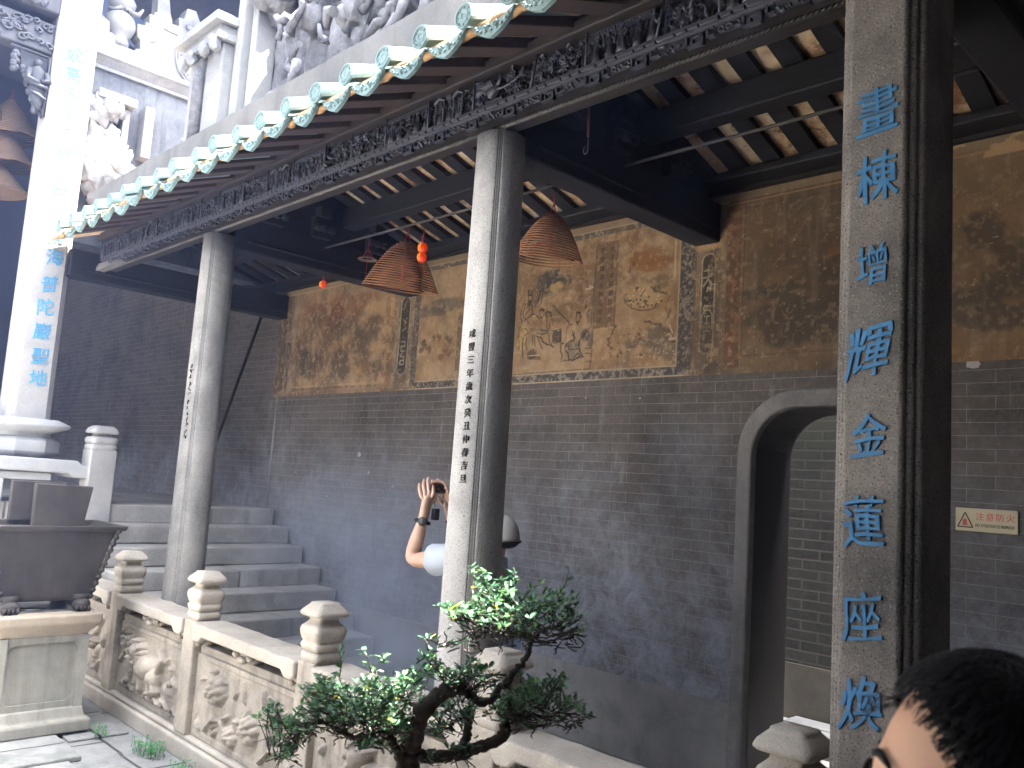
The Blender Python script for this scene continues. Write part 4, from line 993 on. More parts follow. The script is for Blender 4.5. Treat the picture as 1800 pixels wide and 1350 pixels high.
# nearly burnt-out ring
q = at_y(646,456,3.5)
rg = thing('incense_ring', 'small nearly burnt-out incense ring on red cords left of the large coil', 'incense coil', (q.x, 3.5, q.z))
b = MB()
for R1 in (.066,.056,.046): b.tube([(q.x+R1*math.cos(a*math.pi/16), 3.5+R1*math.sin(a*math.pi/16), q.z+.3*(.066-R1)) for a in range(32)], .005, 5, closed=True)
b.build('ring', COIL_P, rg)
b = MB()
for a in range(5): b.tube([(q.x+.05*math.cos(a*1.256),3.5+.05*math.sin(a*1.256),q.z), (q.x,3.5,q.z+.09)], .0022, 4)
b.tube([(q.x,3.5,q.z+.09),(q.x,3.5,q.z+.16)], .003, 4); b.tube([(q.x,3.5,q.z),(q.x-.005,3.5,q.z-.13)], .002, 4); b.build('cord', REDCORD, rg)
# glowing red lanterns
GLOW = plain('lit_red_lantern', (.35,.022,.006), .5, .3, .2, emit=(1,.07,.01), es=.022)
GOLD = plain('lit_gold_strip', (.5,.18,.03), .5, .3, .1, emit=(1,.33,.04), es=.05)
def lantern(px, py, y, rr, nball, label):
    q = at_y(px, py, y); t = thing('red_lantern', label, 'lantern', (q.x, y, q.z), 'lit red lanterns under the walk')
    b = MB(); g = MB()
    for j in range(nball):
        zc = q.z-j*rr*1.75; b.ell((q.x, y, zc), (rr, rr*.8, rr), 14, 10)
        for s_ in (-1, 0, 1): g.tube([(q.x+.012+s_*rr*.32*math.cos(a) if False else q.x+s_*rr*.30, y-rr*.80*math.cos(a)-.002, zc+rr*.85*math.sin(a)) for a in [-.9+.225*i_ for i_ in range(9)]], rr*.07, 4)
    b.build('body', GLOW, t); g.build('gold_strip', GOLD, t)
    b = MB(); b.tube([(q.x,y,q.z+rr),(q.x,y,q.z+rr+.09)], .004, 5); b.tube([(q.x,y,q.z+rr),(q.x-.012,y,q.z+rr+.05)], .006, 5); b.build('cord', REDCORD, t)
lantern(743,436,3.35,.036,2,'double glowing red lantern hanging beside the top of the large coil')
lantern(568,500,3.9,.036,1,'single glowing red lantern at the beam end above the brown mural')
# wire hook
q = at_y(1034,222,2.9)
hk = thing('wire_hook', 'thin wire hook on a faded red cord below the carved beam', 'hook', (q.x, 2.9, q.z))
b = MB(); b.tube([(q.x,2.9,q.z+.12),(q.x+.004,2.9,q.z-.05)], .007, 5); b.build('cord', plain('dull_cord', (.10,.03,.028), .8), hk)
b = MB(); b.tube([(q.x+.004,2.9,q.z-.05),(q.x+.006,2.9,q.z-.10)]+[(q.x-.008+.014*math.cos(a),2.9,q.z-.115+.02*math.sin(a)) for a in [0,-.6,-1.2,-1.8,-2.4,-3.0,-3.6,-4.2]], .0018, 5); b.build('hook', plain('wire', (.3,.3,.3), .4, .5), hk)
q2 = at_y(698,412,3.42)
# dark pole leaning on the wall
a = at_y(461,552,4.25); c = at_y(388,752,3.95)
b = MB(); b.tube([tuple(a), tuple(c), tuple(c+(c-a)*.62)], .017, 8); tag(b.build('leaning_pole', SOOT_B), 'thin dark pole leaning on the brick wall behind the steps', 'pole')
# ---------------------------------------------------------------- stone steps up to the hall
st = thing('stone_steps', 'flight of worn grey stone steps climbing to the hall terrace', 'steps', (-6.6, 3.4, 0))
rs = random.Random(9)
NX = [-7.66,-7.36,-7.06,-6.76,-6.45,-6.14,-5.86,-5.56]; NZ = [1.29,1.14,.985,.83,.68,.525,.375,.235]
for i, (x, z) in enumerate(zip(NX, NZ)):
    b = MB(); ysp = [2.52]+sorted(rs.uniform(3.0,4.1) for _ in range(rs.choice((0,1,1))))+[WY-.03+rs.uniform(-.02,.01)]
    for ya, yb in zip(ysp[:-1], ysp[1:]):
        # slightly uneven front edge
        n_ = 10; pts = [(x-.36, ya+.001)] + [(x+rs.uniform(-.006,.006), ya+.001+(yb-ya-.004)*k_/n_) for k_ in range(n_+1)] + [(x-.36, yb-.003)]
        b.prism(pts, 'z', z-.152, z+rs.uniform(-.003,.003))
    b.build('step', STEP, st, .014, segs=3)
b = MB()
for i, (x, z) in enumerate(zip(NX, NZ)): b.box(x-.35, x-.04 , 2.53, WY-.003, .001, z-.155)
b.box(-5.6,-5.3,2.53,WY-.003,.091,.10)
b.build('step_core', STEP, st)
b = MB(); b.box(-17,-7.70,2.55,WY-.002,.001,1.286); b.box(-17,-7.78,-8,2.55,.001,1.286); structure(b.build('hall_terrace', FLOORM, None, .012))

# ---------------------------------------------------------------- carved balustrade along the walk
bal = thing('carved_balustrade', 'weathered carved stone balustrade with bud-topped posts along the covered walk', 'balustrade', (-4, 2.4, 0))
PX = [-8.6,-7.38,-6.16,-4.97,-3.68,-2.42,-1.21]
b = MB(); b.box(-9,-.7,2.305,2.62,.001,.105); b.box(-9,-.7,2.325,2.60,.105,.135); b.build('kerb', BAL_TOP, bal, .012, segs=2)
fin = [(.064,.775),(.074,.777),(.078,.800),(.074,.822),(.066,.825),(.066,.831),(.076,.834),(.082,.852),(.077,.868),(.072,.871),(.080,.884),(.087,.908),(.088,.925),(.083,.942),(.067,.957),(.056,.968),(.053,.985),(.060,.989),(.084,.991),(.092,.998),(.093,1.006),(.086,1.020),(.063,1.043),(.057,1.048),(.055,1.056),(.0,1.058)]
for x in PX:
    b = MB(); b.cbox((x, 2.40, .455), (.145, .17, .645)); p_ = b.build('post', BAL, bal, .010)
    b = MB(); b.lathe(fin, (x, 2.40, 0), 48, 9); f = b.build('finial', BAL_TOP, p_)
def relief_panel(xa, xb, za, zb, seed, motif):
    res = .0065; nx = int((xb-xa)/res); nz = int((zb-za)/res); rg = np.random.default_rng(seed); rr = random.Random(seed)
    Xs = np.linspace(xa, xb, nx); Zs = np.linspace(za, zb, nz); Xg, Zg = np.meshgrid(Xs, Zs); H = np.zeros_like(Xg)
    def dome(cx, cz, rx, rz, h, rot=0, p=.5):
        nonlocal H
        u = ((Xg-cx)*math.cos(rot)+(Zg-cz)*math.sin(rot))/rx; v = (-(Xg-cx)*math.sin(rot)+(Zg-cz)*math.cos(rot))/rz
        H = np.maximum(H, h*np.clip(1-u*u-v*v, 0, 1)**p)
    def line(pts, r, h):
        nonlocal H
        for (ax, az), (bx, bz) in zip(pts[:-1], pts[1:]):
            dx, dz = bx-ax, bz-az; t = np.clip(((Xg-ax)*dx+(Zg-az)*dz)/(dx*dx+dz*dz+1e-9), 0, 1)
            d = np.hypot(Xg-ax-t*dx, Zg-az-t*dz); H = np.maximum(H, h*np.sqrt(np.clip(1-(d/r)**2, 0, 1)))
    def bloom(cx, cz, r, h=.05):
        for k_ in range(9):
            a = k_*2*math.pi/9+rr.random()*.3; dome(cx+r*.62*math.cos(a), cz+r*.62*math.sin(a), r*.42, r*.34, h*rr.uniform(.6,.9), a)
        for k_ in range(5):
            a = k_*2*math.pi/5; dome(cx+r*.28*math.cos(a), cz+r*.28*math.sin(a), r*.30, r*.24, h, a)
        dome(cx, cz, r*.18, r*.18, h*1.15)
    L = xb-xa; Hh = zb-za; cx, cz = (xa+xb)/2, (za+zb)/2
    if motif == 'flower':
        bloom(xa+L*.26, za+Hh*.66, .085, .055); bloom(xa+L*.60, za+Hh*.40, .078, .05); bloom(xa+L*.80, za+Hh*.70, .05, .035); bloom(xa+L*.42, za+Hh*.22, .06, .04)
        for k_ in range(26):
            a = rr.uniform(0,6.28); x = rr.uniform(xa+.07, xb-.07); z = rr.uniform(za+.06, zb-.06); dome(x, z, rr.uniform(.03,.055), rr.uniform(.010,.018), rr.uniform(.014,.026), a)
        line([(xa+L*.15+.04*t*L/.5, za+.06+.10*math.sin(t*.9)) for t in range(12)], .010, .02)
    elif motif == 'beast':
        dome(cx-.02, cz+.01, .16, .075, .05, .25); dome(cx-.16, cz+.09, .062, .058, .058); dome(cx+.13, cz-.03, .07, .06, .048, .5); dome(cx-.18, cz+.05, .035, .03, .065)
        for dx, dz in ((-.12,-.10),(-.05,-.12),(.10,-.12),(.17,-.10)): line([(cx+dx*.8, cz-.02), (cx+dx, cz+dz), (cx+dx-.03, cz+dz-.01)], .02, .04)
        line([(cx+.18, cz+.02), (cx+.24, cz+.10), (cx+.20, cz+.15)], .018, .035)
        for k_ in range(16):
            a = rr.uniform(0,6.28); dome(cx-.15+.075*math.cos(a), cz+.09+.07*math.sin(a), .02, .016, .05)
        for k_ in range(22):
            x = rr.choice((rr.uniform(xa+.06, cx-.24), rr.uniform(cx+.24, xb-.06))) if L > .9 else rr.uniform(xa+.05, xb-.05); z = rr.uniform(za+.06, zb-.05); dome(x, z, rr.uniform(.02,.05), rr.uniform(.012,.02), .022, rr.uniform(0,3))
        for k_ in range(7): line([(xa+.08+k_*L*.13, za+.05), (xa+.13+k_*L*.13, za+.085), (xa+.17+k_*L*.13, za+.055)], .012, .018)
    else:
        for k_ in range(40):
            a = rr.uniform(0,6.28); dome(rr.uniform(xa+.06,xb-.06), rr.uniform(za+.05,zb-.05), rr.uniform(.03,.07), rr.uniform(.012,.03), rr.uniform(.012,.03), a)
        bloom(cx-.2, cz, .08); bloom(cx+.22, cz+.02, .07)
    H += (fbm(nz, nx, .06, res, rg and 4)-.5)*.008 + (rg.random(H.shape)-.5)*.0012
    e = np.minimum(np.minimum(Xg-xa, xb-Xg), np.minimum(Zg-za, zb-Zg))
    H = 1.5*H*np.clip((e-.035)/.02, 0, 1); fr = np.clip(1-np.abs(e-.024)/.008, 0, 1)*.010; H = H+fr+np.where(e < .014, .006, 0)
    return np.stack([Xg, 2.362-H, Zg], -1)
mot = ['other','other','beast','flower','beast','flower']
for i in range(len(PX)-1):
    xa, xb = PX[i]+.0725, PX[i+1]-.0725
    b = MB(); b.box(xa, xb, 2.365, 2.455, .135, .645); p_ = b.build('panel', BAL, bal, .006)
    g = link('relief', grid_mesh('relief', relief_panel(xa, xb, .14, .60, 30+i, mot[i])), BAL, p_)
    # rail with a stepped, worn underside
    b = MB(); n_ = 16; tp = [(xa+(xb-xa)*k_/n_, .772+rs.uniform(-.004,.004)) for k_ in range(n_+1)]
    bt = [(xb,.690),(xb-.03,.672),(xb-.09,.674),(xb-.13,.705),(xa+.13,.705),(xa+.09,.674),(xa+.03,.672),(xa,.690)]
    b.prism([(p[0], p[1]) for p in (tp[::-1] + bt[::-1])], 'y', 2.295, 2.505); b.build('rail', BAL_TOP, bal, .012, segs=2)
    cx = (xa+xb)/2
    for c0 in (xa+.05, cx, xb-.05):
        b = MB(); hw = .05 if c0 != cx else .11
        b.lathe([(.2,.640),(.55,.642),(.62,.655),(.75,.668),(.95,.682),(1.0,.700),(.9,.712),(.0,.714)], (c0, 2.40, 0), 20, 2.4, sx=hw, sy=.07)
        for s_ in (-1, 1): b.ell((c0+s_*hw*.72, 2.335, .682), (hw*.30,.022,.020), 10, 8)
        b.ell((c0, 2.33, .662), (hw*.38,.025,.022), 10, 8)
        b.build('bracket', BAL, bal)

# ---------------------------------------------------------------- hall: pillar, low wall, upper wall
hp = thing('hall_pillar', 'tall pale stone pillar with small blue characters on a turned base', 'pillar', (-8.07, 2.11, 0))
b = MB(); b.prism(notch_section(-8.24,-7.9,1.94,2.28,.06), 'z', 1.97, 7.6); b.build('shaft', GRANITE_L, hp)
b = MB(); UYn = Vector((0,1,0))
marks = [(132,95,'紋'),(128,130,'高'),(123,164,'參'),(119,201,'特'),(117,236,'帝'),(112,273,'靈'),(108,308,'三'),(105,343,'天'),(102,378,'西'),(100,414,'南'),(96,452,'海'),(87,499,'普'),(80,540,'陀'),(74,582,'巖'),(71,626,'聖'),(67,664,'地')]
for px, py, ch in marks:
    q = at_x(px, py, -7.9); put_glyph(b, ch, Vector((-7.9002, q.y, q.z)), UYn, UZ, .150, .012, .7, 0, .004, .95)
b.build('inscription', plain('pillar_blue', (.075,.27,.46), .5, .3, .2), hp)
b = MB()
b.lathe([(.17,1.60),(.20,1.63),(.22,1.66)], (-8.07,2.11,0), 8, 2, .5, smooth=False)
b.lathe([(.24,1.655),(.29,1.685),(.30,1.70),(.30,1.785),(.28,1.80),(.22,1.825)], (-8.07,2.11,0), 8, 2, .5, smooth=False)
b.lathe([(.21,1.82),(.205,1.855),(.24,1.87),(.33,1.90),(.345,1.915),(.34,1.93),(.29,1.955),(.25,1.972),(.0,1.973)], (-8.07,2.11,0), 40, 3.0)
b.build('base', SLAB, hp, .006)
hb = thing('hall_terrace_balustrade', 'thick pale stone rail of the hall terrace below the tall pillar', 'balustrade', (-7.8, 2.0, 1.3))
b = MB()
b.prism([(1.0,1.555),(2.40,1.535),(2.44,1.50),(2.62,1.50),(2.62,1.605),(2.50,1.61),(2.455,1.645),(1.0,1.665)], 'x', -8.35, -7.68)
b.build('rail', SLAB, hb, .015, segs=3)
b = MB(); b.box(-8.2,-7.72,1.0,2.28,1.47,1.535); b.build('under_rail', SLAB, hb, .01)
b = MB(); b.box(-8.2,-7.70,1.52,1.93,1.286,1.475); b.build('block', SLAB, hb, .012)
b = MB(); b.box(-8.15,-7.75,.2,1.5,1.286,1.40); b.build('block', SLAB, hb, .012)
nw = thing('newel_post', 'plain grey stone post with a cushion top beside the top of the steps', 'post', (-7.7, 2.655, 0))
b = MB(); b.cbox((-7.74,2.645,.875),(.215,.215,1.75)); b.build('shaft', GRANITE_L, nw, .012, segs=3)
b = MB(); b.lathe([(.10,1.745),(.108,1.75),(.112,1.77),(.108,1.792),(.10,1.796),(.10,1.80),(.108,1.804),(.114,1.82),(.112,1.845),(.10,1.858),(.07,1.862),(.066,1.885),(.075,1.888),(.112,1.89),(.116,1.905),(.10,1.935),(.07,1.955),(.0,1.957)], (-7.74,2.645,0), 40, 6); b.build('top', GRANITE_L, nw)

hw_ = thing('hall_side_wall', 'whitewashed hall wall with stained plaster below a moulded cornice and a stepped parapet', 'wall', (-8.3, 3.2, 4.5))
b = MB(); b.box(-8.6,-8.2,2.1,8,3.6,5.25); b.build('stained_wall', LIME_ST, hw_)
b = MB(); b.box(-8.6,-8.17,2.1,8,5.25,5.285); b.prism([(-8.6,5.285),(-8.17,5.285),(-8.15,5.31),(-8.12,5.345),(-8.10,5.36),(-8.10,5.385),(-8.6,5.385)], 'y', 2.1, 8); b.box(-8.6,-8.15,2.1,8,5.385,5.43); b.build('cornice', LIME, hw_, .004)
par = [(165,92),(165,24),(176,22),(184,30),(193,38),(193,56),(198,58),(203,66),(203,76),(212,79),(238,90),(239,86),(247,86),(247,70),(242,63),(242,42),(256,45),(257,39),(263,41),(264,24),(271,27),(272,21),(277,22),(279,-10),(298,-10),(300,25),(303,36),(303,42),(315,46),(315,30),(324,33),(330,15),(345,20),(352,40),(400,62),(420,120)]
poly = [(at_x(px,py,-8.2).y, at_x(px,py,-8.2).z) for px, py in par]; poly = [(p[0], p[1]) for p in poly] + [(poly[-1][0], 5.40), (poly[0][0], 5.40)]
b = MB(); b.prism(poly, 'x', -8.36, -8.2); b.build('parapet', LIME, hw_, .01)
q = at_x(352, 110, -8.2); b = MB()
for r_ in (.30, .27): b.tube([(-8.19, q.y+.05+r_*math.cos(a*math.pi/24), q.z+r_*math.sin(a*math.pi/24)) for a in range(48)], .012, 6, closed=True)
for (px, py) in ((318,92),(325,96),(335,50),(335,136)):
    q2_ = at_x(px, py, -8.2); b.ell((-8.19, q2_.y, q2_.z), (.02,.05,.04), 10, 8); b.tube([(-8.185,q2_.y-.05,q2_.z),(-8.175,q2_.y,q2_.z+.03),(-8.185,q2_.y+.05,q2_.z)], .01, 5)
for (pa, pc) in (((288,50),(312,62)),((266,75),(278,70))):
    a_, c_ = at_x(*pa, -8.2), at_x(*pc, -8.2); b.tube([(-8.196,a_.y,a_.z),(-8.196,c_.y,c_.z)], .008, 5)
b.build('roundel', LIME, hw_)
gq = at_x(212, 70, -8.2)
gd = thing('gourd_finial', 'white plaster gourd finial standing on the stepped parapet', 'finial', (-8.28, gq.y, gq.z))
b = MB(); b.lathe([(.0,-.06),(.09,-.05),(.10,.0),(.085,.05),(.12,.09),(.145,.16),(.13,.24),(.085,.285),(.07,.30),(.11,.33),(.125,.40),(.09,.47),(.03,.52),(.0,.54)], (-8.28,gq.y,gq.z), 24); b.build('gourd', LIME, gd)
b = MB(); b.tube([(-8.28+.10*math.cos(a*.4),gq.y+.10*math.sin(a*.4),gq.z+.30+.02*math.sin(a*1.3)) for a in range(16)], .018, 6); b.tube([(-8.2,gq.y+.05,gq.z+.3),(-8.15,gq.y+.12,gq.z+.28),(-8.17,gq.y+.16,gq.z+.36)], [.02,.025,.01], 6); b.build('ribbon', LIME, gd)
def lump(b, c, r, seed, n=14, m_=10, amp=.28):
    rr = random.Random(seed); ks = [(rr.uniform(2,7), rr.uniform(2,7), rr.uniform(2,7), rr.uniform(0,6), rr.uniform(.4,1)) for _ in range(6)]
    rings = []; Mr = Euler((rr.uniform(0,3),rr.uniform(0,3),rr.uniform(0,3))).to_matrix()
    for i in range(1, m_):
        ph = math.pi*i/m_-math.pi/2; ring = []
        for k_ in range(n):
            t = 2*math.pi*k_/n; d = Vector((math.cos(ph)*math.cos(t), math.cos(ph)*math.sin(t), math.sin(ph)))
            s_ = 1+amp*sum(w_*math.sin(a_*d.x+b_*d.y+c_*d.z+p_) for a_, b_, c_, p_, w_ in ks)/2.4
            p = Mr @ (d*s_); ring.append((c[0]+p.x*r[0], c[1]+p.y*r[1], c[2]+p.z*r[2]))
        rings.append(ring)
    b.loops(rings)
rs = random.Random(12)
pl = thing('plaster_ornament', 'weathered white plaster ornament lumped against the stained hall wall', 'ornament', (-8.0, 2.5, 4.3))
b = MB()
for i, (px, py, r_) in enumerate(((168,195,.13),(185,188,.12),(200,192,.10),(165,230,.13),(180,225,.12),(195,240,.10),(170,265,.14),(190,275,.15),(205,290,.14),(178,305,.15),(160,290,.12),(195,315,.12),(165,320,.10),(210,325,.12),(180,345,.10))):
    q = at_x(px, py, -8.02); lump(b, (q.x+rs.uniform(-.08,.05), q.y, q.z), (r_*.7,r_,r_*1.15), i, amp=.4)
b.build('lumps', LIME, pl)
b = MB(); a_, c_ = at_x(205,178,-8.1), at_x(232,195,-8.1); b.box(-8.2,-7.95,a_.y-.2,c_.y,a_.z-.06,a_.z+.02); e_ = at_x(262,200,-8.1); b.box(-8.2,-8.05,e_.y-.05,e_.y+.04,e_.z-.45,e_.z+.05); e_ = at_x(210,270,-8.1); b.box(-8.2,-8.02,e_.y-.03,e_.y+.03,e_.z-.4,e_.z+.4); b.build('ledge', LIME, pl, .01)
b = MB()
for i in range(50):
    q = at_y(rs.uniform(255,312), 0, 2.9); lump(b, (-6.15+rs.uniform(-.55,.35), 2.62+rs.uniform(-.15,.15), 3.93+rs.uniform(0,.14)), (rs.uniform(.02,.05),)*3, i+60, 7, 6, .5)
tag(b.build('roof_rubble', ROCK), 'low heap of dark rubble and leaf litter on the roof behind the parapet', 'rubble', kind='stuff')

rk = thing('ridge_rockery', 'craggy white and grey plaster rockery rising above the tiled eave', 'rockery', (-4, 2.6, 3.8))
b = MB(); sd = 100
for i in range(150):
    x = rs.uniform(-5.35,-2.0); f = (x+5.35)/3.3; top = 4.95-.05*f
    z = rs.uniform(3.82, top); y = 2.62+rs.uniform(-.17,.25)
    s_ = rs.uniform(.05,.12); lump(b, (x, y, z), (s_*rs.uniform(.8,1.3), s_, s_*rs.uniform(.8,1.7)), sd+i, 14, 10, .42)
for i in range(26):
    x = -5.2+i*.13; lump(b, (x, 2.78+rs.uniform(-.08,.08), 4.25+rs.uniform(-.1,.2)), (.16,.12,.42), sd+300+i, 16, 14, .35)
for i in range(16):
    x = rs.uniform(-5.0,-3.0); z = rs.uniform(3.9,4.7)
    pts = [(x+.05*math.sin(k_*.9+i)+.02*k_, 2.43+rs.uniform(-.02,.02), z+.04*k_*rs.uniform(.4,1)) for k_ in range(7)]; b.tube(pts, [rs.uniform(.015,.035) for _ in pts], 7)
b.build('crags', ROCK, rk)
tw = thing('ridge_tower', 'slim white plaster tower with a dark slot at the end of the rockery', 'ornament', (-5.7, 2.4, 3.8))
b = MB(); b.box(-5.93,-5.74,2.33,2.62,3.78,4.55); b.box(-5.66,-5.42,2.33,2.62,3.78,4.55); b.box(-5.93,-5.42,2.52,2.62,3.78,4.55); b.build('body', LIME, tw, .012)
b = MB(); b.box(-5.80,-5.70,2.36,2.45,3.8,4.45); b.lathe([(.045,3.8),(.045,4.4),(.03,4.47),(.0,4.48)], (-5.775,2.34,0), 12); b.build('slot_post', ROCK, tw)
b = MB(); b.box(-6.0,-5.38,2.27,2.66,4.55,4.60); b.box(-5.97,-5.40,2.29,2.64,4.60,4.66); b.box(-6.05,-5.36,2.24,2.7,4.66,4.72)
for xx in (-5.95,-5.8,-5.6,-5.45): lump(b, (xx,2.28,4.53), (.05,.04,.06), int(xx*-100), 10, 8)
b.build('capital', LIME, tw, .008)
b = MB(); b.box(-5.40,-5.30,2.4,2.6,3.8,4.9); b.box(-5.28,-5.2,2.45,2.6,3.8,4.8); b.build('fin', LIME, tw, .01)

# hall eave timbers and its dark inside
CARV_B = stone('grey_carved_timber', (.055,.06,.072), (.028,.031,.039), (.03,.03,.04), speck=.3, grime=.4, rough=.6, bump=.4)
he = thing('hall_carved_beam', 'grey carved hall beam with swirling clouds joining the tall pillar', 'beam', (-8, 1.4, 5.2))
b = MB(); b.box(-8.14,-7.98,-1.5,1.94,5.12,5.40); b.box(-8.2,-7.92,-1.5,1.94,5.47,5.75); b.build('timber', CARV_B, he, .02, segs=3)
b = MB(); rs = random.Random(31)
for i in range(46):
    y = rs.uniform(1.15,1.9); z = rs.uniform(5.14,5.38); n_ = 12; r_ = rs.uniform(.03,.06); a0 = rs.random()*6
    b.tube([(-7.97, y+r_*(1-.07*k_)*math.cos(a0+.55*k_), z+r_*.7*(1-.07*k_)*math.sin(a0+.55*k_)) for k_ in range(n_)], .012, 6)
for i in range(30): b.ell((-7.915, rs.uniform(1.2,1.9), rs.uniform(5.5,5.72)), (.02,.05,.03), 8, 6, Matrix.Rotation(rs.uniform(0,3),3,'X'))
b.build('cloud_carving', CARV_B, he)
hk2 = thing('carved_corner_bracket', 'carved wooden corner bracket with a robed figure under the hall beam', 'bracket', (-8.0, 1.8, 4.8))
b = MB(); fr = [(1.60,5.10),(1.93,5.10),(1.93,4.54)]
b.tube([(-7.98,1.62,5.09),(-7.98,1.925,5.09),(-7.98,1.925,4.56)], .016, 4); b.prism([(1.70,5.09),(1.93,5.09),(1.93,4.56),(1.84,4.70),(1.77,4.86),(1.72,4.98)], 'x', -8.06, -8.02); b.build('frame', CARV_B, hk2)
b = MB()
b.loops([[(-7.99+.05*math.cos(a*.6283), cy+rw*math.sin(a*.6283), z) for a in range(10)] for z, rw, cy in ((4.60,.02,1.88),(4.68,.05,1.86),(4.76,.07,1.85),(4.82,.06,1.845),(4.90,.075,1.84),(4.95,.06,1.84),(4.975,.025,1.84))])
b.ell((-7.985,1.84,5.005), (.038,.036,.042), 12, 8); b.tube([(-7.96,1.775,4.93),(-7.93,1.76,4.84),(-7.93,1.86,4.82)], [.026,.028,.018], 8); b.tube([(-7.96,1.905,4.93),(-7.94,1.925,4.86),(-7.93,1.86,4.84)], [.026,.028,.018], 8)
b.tube([(-7.94,1.74,4.815),(-7.93,1.86,4.80),(-7.94,1.92,4.80)], .018, 6); b.tube([(-7.95,1.80,4.74),(-7.93,1.86,4.72),(-7.95,1.92,4.70)], .014, 6)
for i in range(9): b.ell((-7.99,1.665+.012*math.sin(i*2),5.04-.028*i+.01*i), (.03,.03,.03), 8, 6)
for i in range(12): b.ell((-7.99,1.74+.012*i+rs.uniform(-.02,.02),4.93-.031*i), (.025,.028,.03), 8, 6)
b.build('figure', CARV_B, hk2)
hd = thing('hall_interior', 'dark interior of the hall behind the tall pillar', 'building', (-10, 0, 3))
DARKB = wood('dark_blue_timber', (.030,.034,.055), (.016,.018,.03), .7)
b = MB(); b.box(-15.4,-15.2,-8,WY,1.286,8.5); b.build('back_wall', DARKB, hd)
b = MB(); b.box(-16,-7.2,-8,9,7.6,7.8); b.build('ceiling', DARKB, hd)
b = MB(); b.box(-10.19,-10.1,.9,1.15,1.286,7.6); b.box(-10.19,-10.12,1.3,1.75,1.5,4.3); b.build('door_leaf', wood('brown_door', (.11,.055,.03), (.06,.03,.018), .6), hd, .01)
b = MB(); b.prism([(2.2,6.5),(4.6,5.5),(4.6,5.8),(2.2,6.9)], 'x', -9.6, -9.4); b.build('slanting_eave', plain('blue_grey_eave', (.09,.12,.20), .7), hd)
for (px, py, rim, R, H, lab) in ((22,176,0,.25,.36,'topmost pale incense coil of the stack hanging in the hall doorway'),(8,228,0,.27,.34,'middle pale incense coil of the stack hanging in the hall doorway'),(-8,288,0,.28,.26,'lowest pale incense coil of the stack hanging in the hall doorway'),(-30,150,0,.22,.34,'pale incense coil cut off by the picture edge behind the others')):
    q = at_x(px, py, -8.75); coil(lab, (-8.75, q.y, q.z), R, H, 20, COIL_P, (R_(3), 0), .0095, 'pale coils in the hall', .1, .8)

# ---------------------------------------------------------------- incense burner on its pedestal
pd = thing('stone_pedestal', 'square stone pedestal with recessed panels under the iron burner', 'pedestal', (-5.95, 1.75, 0))
yc, xc = 1.75, -5.9
def sq(hw): return (xc-hw, xc+hw, yc-hw, yc+hw)
b = MB(); b.box(*sq(.30), .036, .105); b.lathe([(.30*1.414,.105),(.27*1.414,.115),(.255*1.414,.17),(.25*1.414,.178)], (xc,yc,0), 4, 2, .5, smooth=False); b.build('plinth', PED, pd, .012)
b = MB(); b.box(*sq(.222), .17, .60); b.build('body', PED, pd, .006)
b = MB()
for sx, sy in ((1,1),(1,-1),(-1,1),(-1,-1)): b.cbox((xc+sx*.225, yc+sy*.225, .388), (.05,.05,.43))
for z0, z1 in ((.172,.215),(.562,.602)): b.box(*sq(.237), z0, z1)
for sgn in (1,-1):
    for (ya, za, c0) in ((yc-.20,.215,0),(yc+.20,.215,1),(yc-.20,.562,2),(yc+.20,.562,3)):
        s_y = 1 if c0 in (0,2) else -1; s_z = 1 if c0 < 2 else -1
        pts = [(ya, za)] + [(ya+s_y*.06*(1-math.sin(t)), za+s_z*.06*(1-math.cos(t))) for t in [i*math.pi/12 for i in range(7)]]
        b.prism(pts, 'x', xc+sgn*.222, xc+sgn*.236)
b.build('frame', PED, pd, .004)
b = MB(); b.lathe([(.235*1.414,.598),(.245*1.414,.612),(.29*1.414,.668),(.30*1.414,.675),(.30*1.414,.735),(.0,.736)], (xc,yc,0), 4, 2, .5, smooth=False); b.build('cap', PED_CAP, pd, .012, segs=3)
br = thing('incense_burner', 'rectangular black cast iron incense burner with flared sides and upright tablet handles', 'incense burner', (-5.95, 1.75, .735))
bx0 = -5.93
b = MB()
def ring4(hx, hy, z): return [(bx0-hx,yc-hy,z),(bx0+hx,yc-hy,z),(bx0+hx,yc+hy,z),(bx0-hx,yc+hy,z)]
b.loops([ring4(.19,.23,.80), ring4(.205,.25,.83), ring4(.27,.335,1.225), ring4(.285,.40,1.235), ring4(.29,.41,1.262), ring4(.25,.37,1.262), ring4(.24,.30,1.10)], smooth=False)
b.build('basin', IRON, br, .008)
b = MB(); b.box(bx0-.22, bx0+.22, yc-.27, yc+.27, 1.14, 1.17); b.build('ash', plain('pale_ash', (.30,.29,.27), .95), br)
for sg_, xx in ((1, bx0+.25), (-1, bx0-.25)):
    b = MB(); t = .02
    P_ = [(yc-.15, 1.255), (yc+.135, 1.255), (yc+.17, 1.505), (yc-.155, 1.512)]
    b.prism(P_, 'x', xx-.03, xx+.03); h_ = b.build('tablet_handle', IRON, br, .006)
for sx in (1,-1):
    for sy in (1,-1):
        b = MB()
        for i in range(11):
            t = i/10; b.ell((bx0+sx*(.20+.075*t), yc+sy*(.25+.105*t), .82+.41*t), (.016,.020,.017), 8, 6)
        b.tube([(bx0+sx*.198, yc+sy*.247, .81), (bx0+sx*.275, yc+sy*.355, 1.235)], .010, 6)
        b.build('scalloped_fin', IRON, br)
for sx in (1,-1):
    for sy in (1,-1):
        b = MB(); cx, cy = bx0+sx*.19, yc+sy*.20
        b.ell((cx+sx*.02,cy,.775), (.052,.055,.042), 14, 10)
        for i in range(4): b.ell((cx+sx*.055,cy-.034+.023*i,.757), (.022,.012,.020), 8, 6)
        b.tube([(cx,cy,.79),(cx-sx*.01,cy,.83)], [.045,.06], 10); b.build('lion_foot', IRON, br)
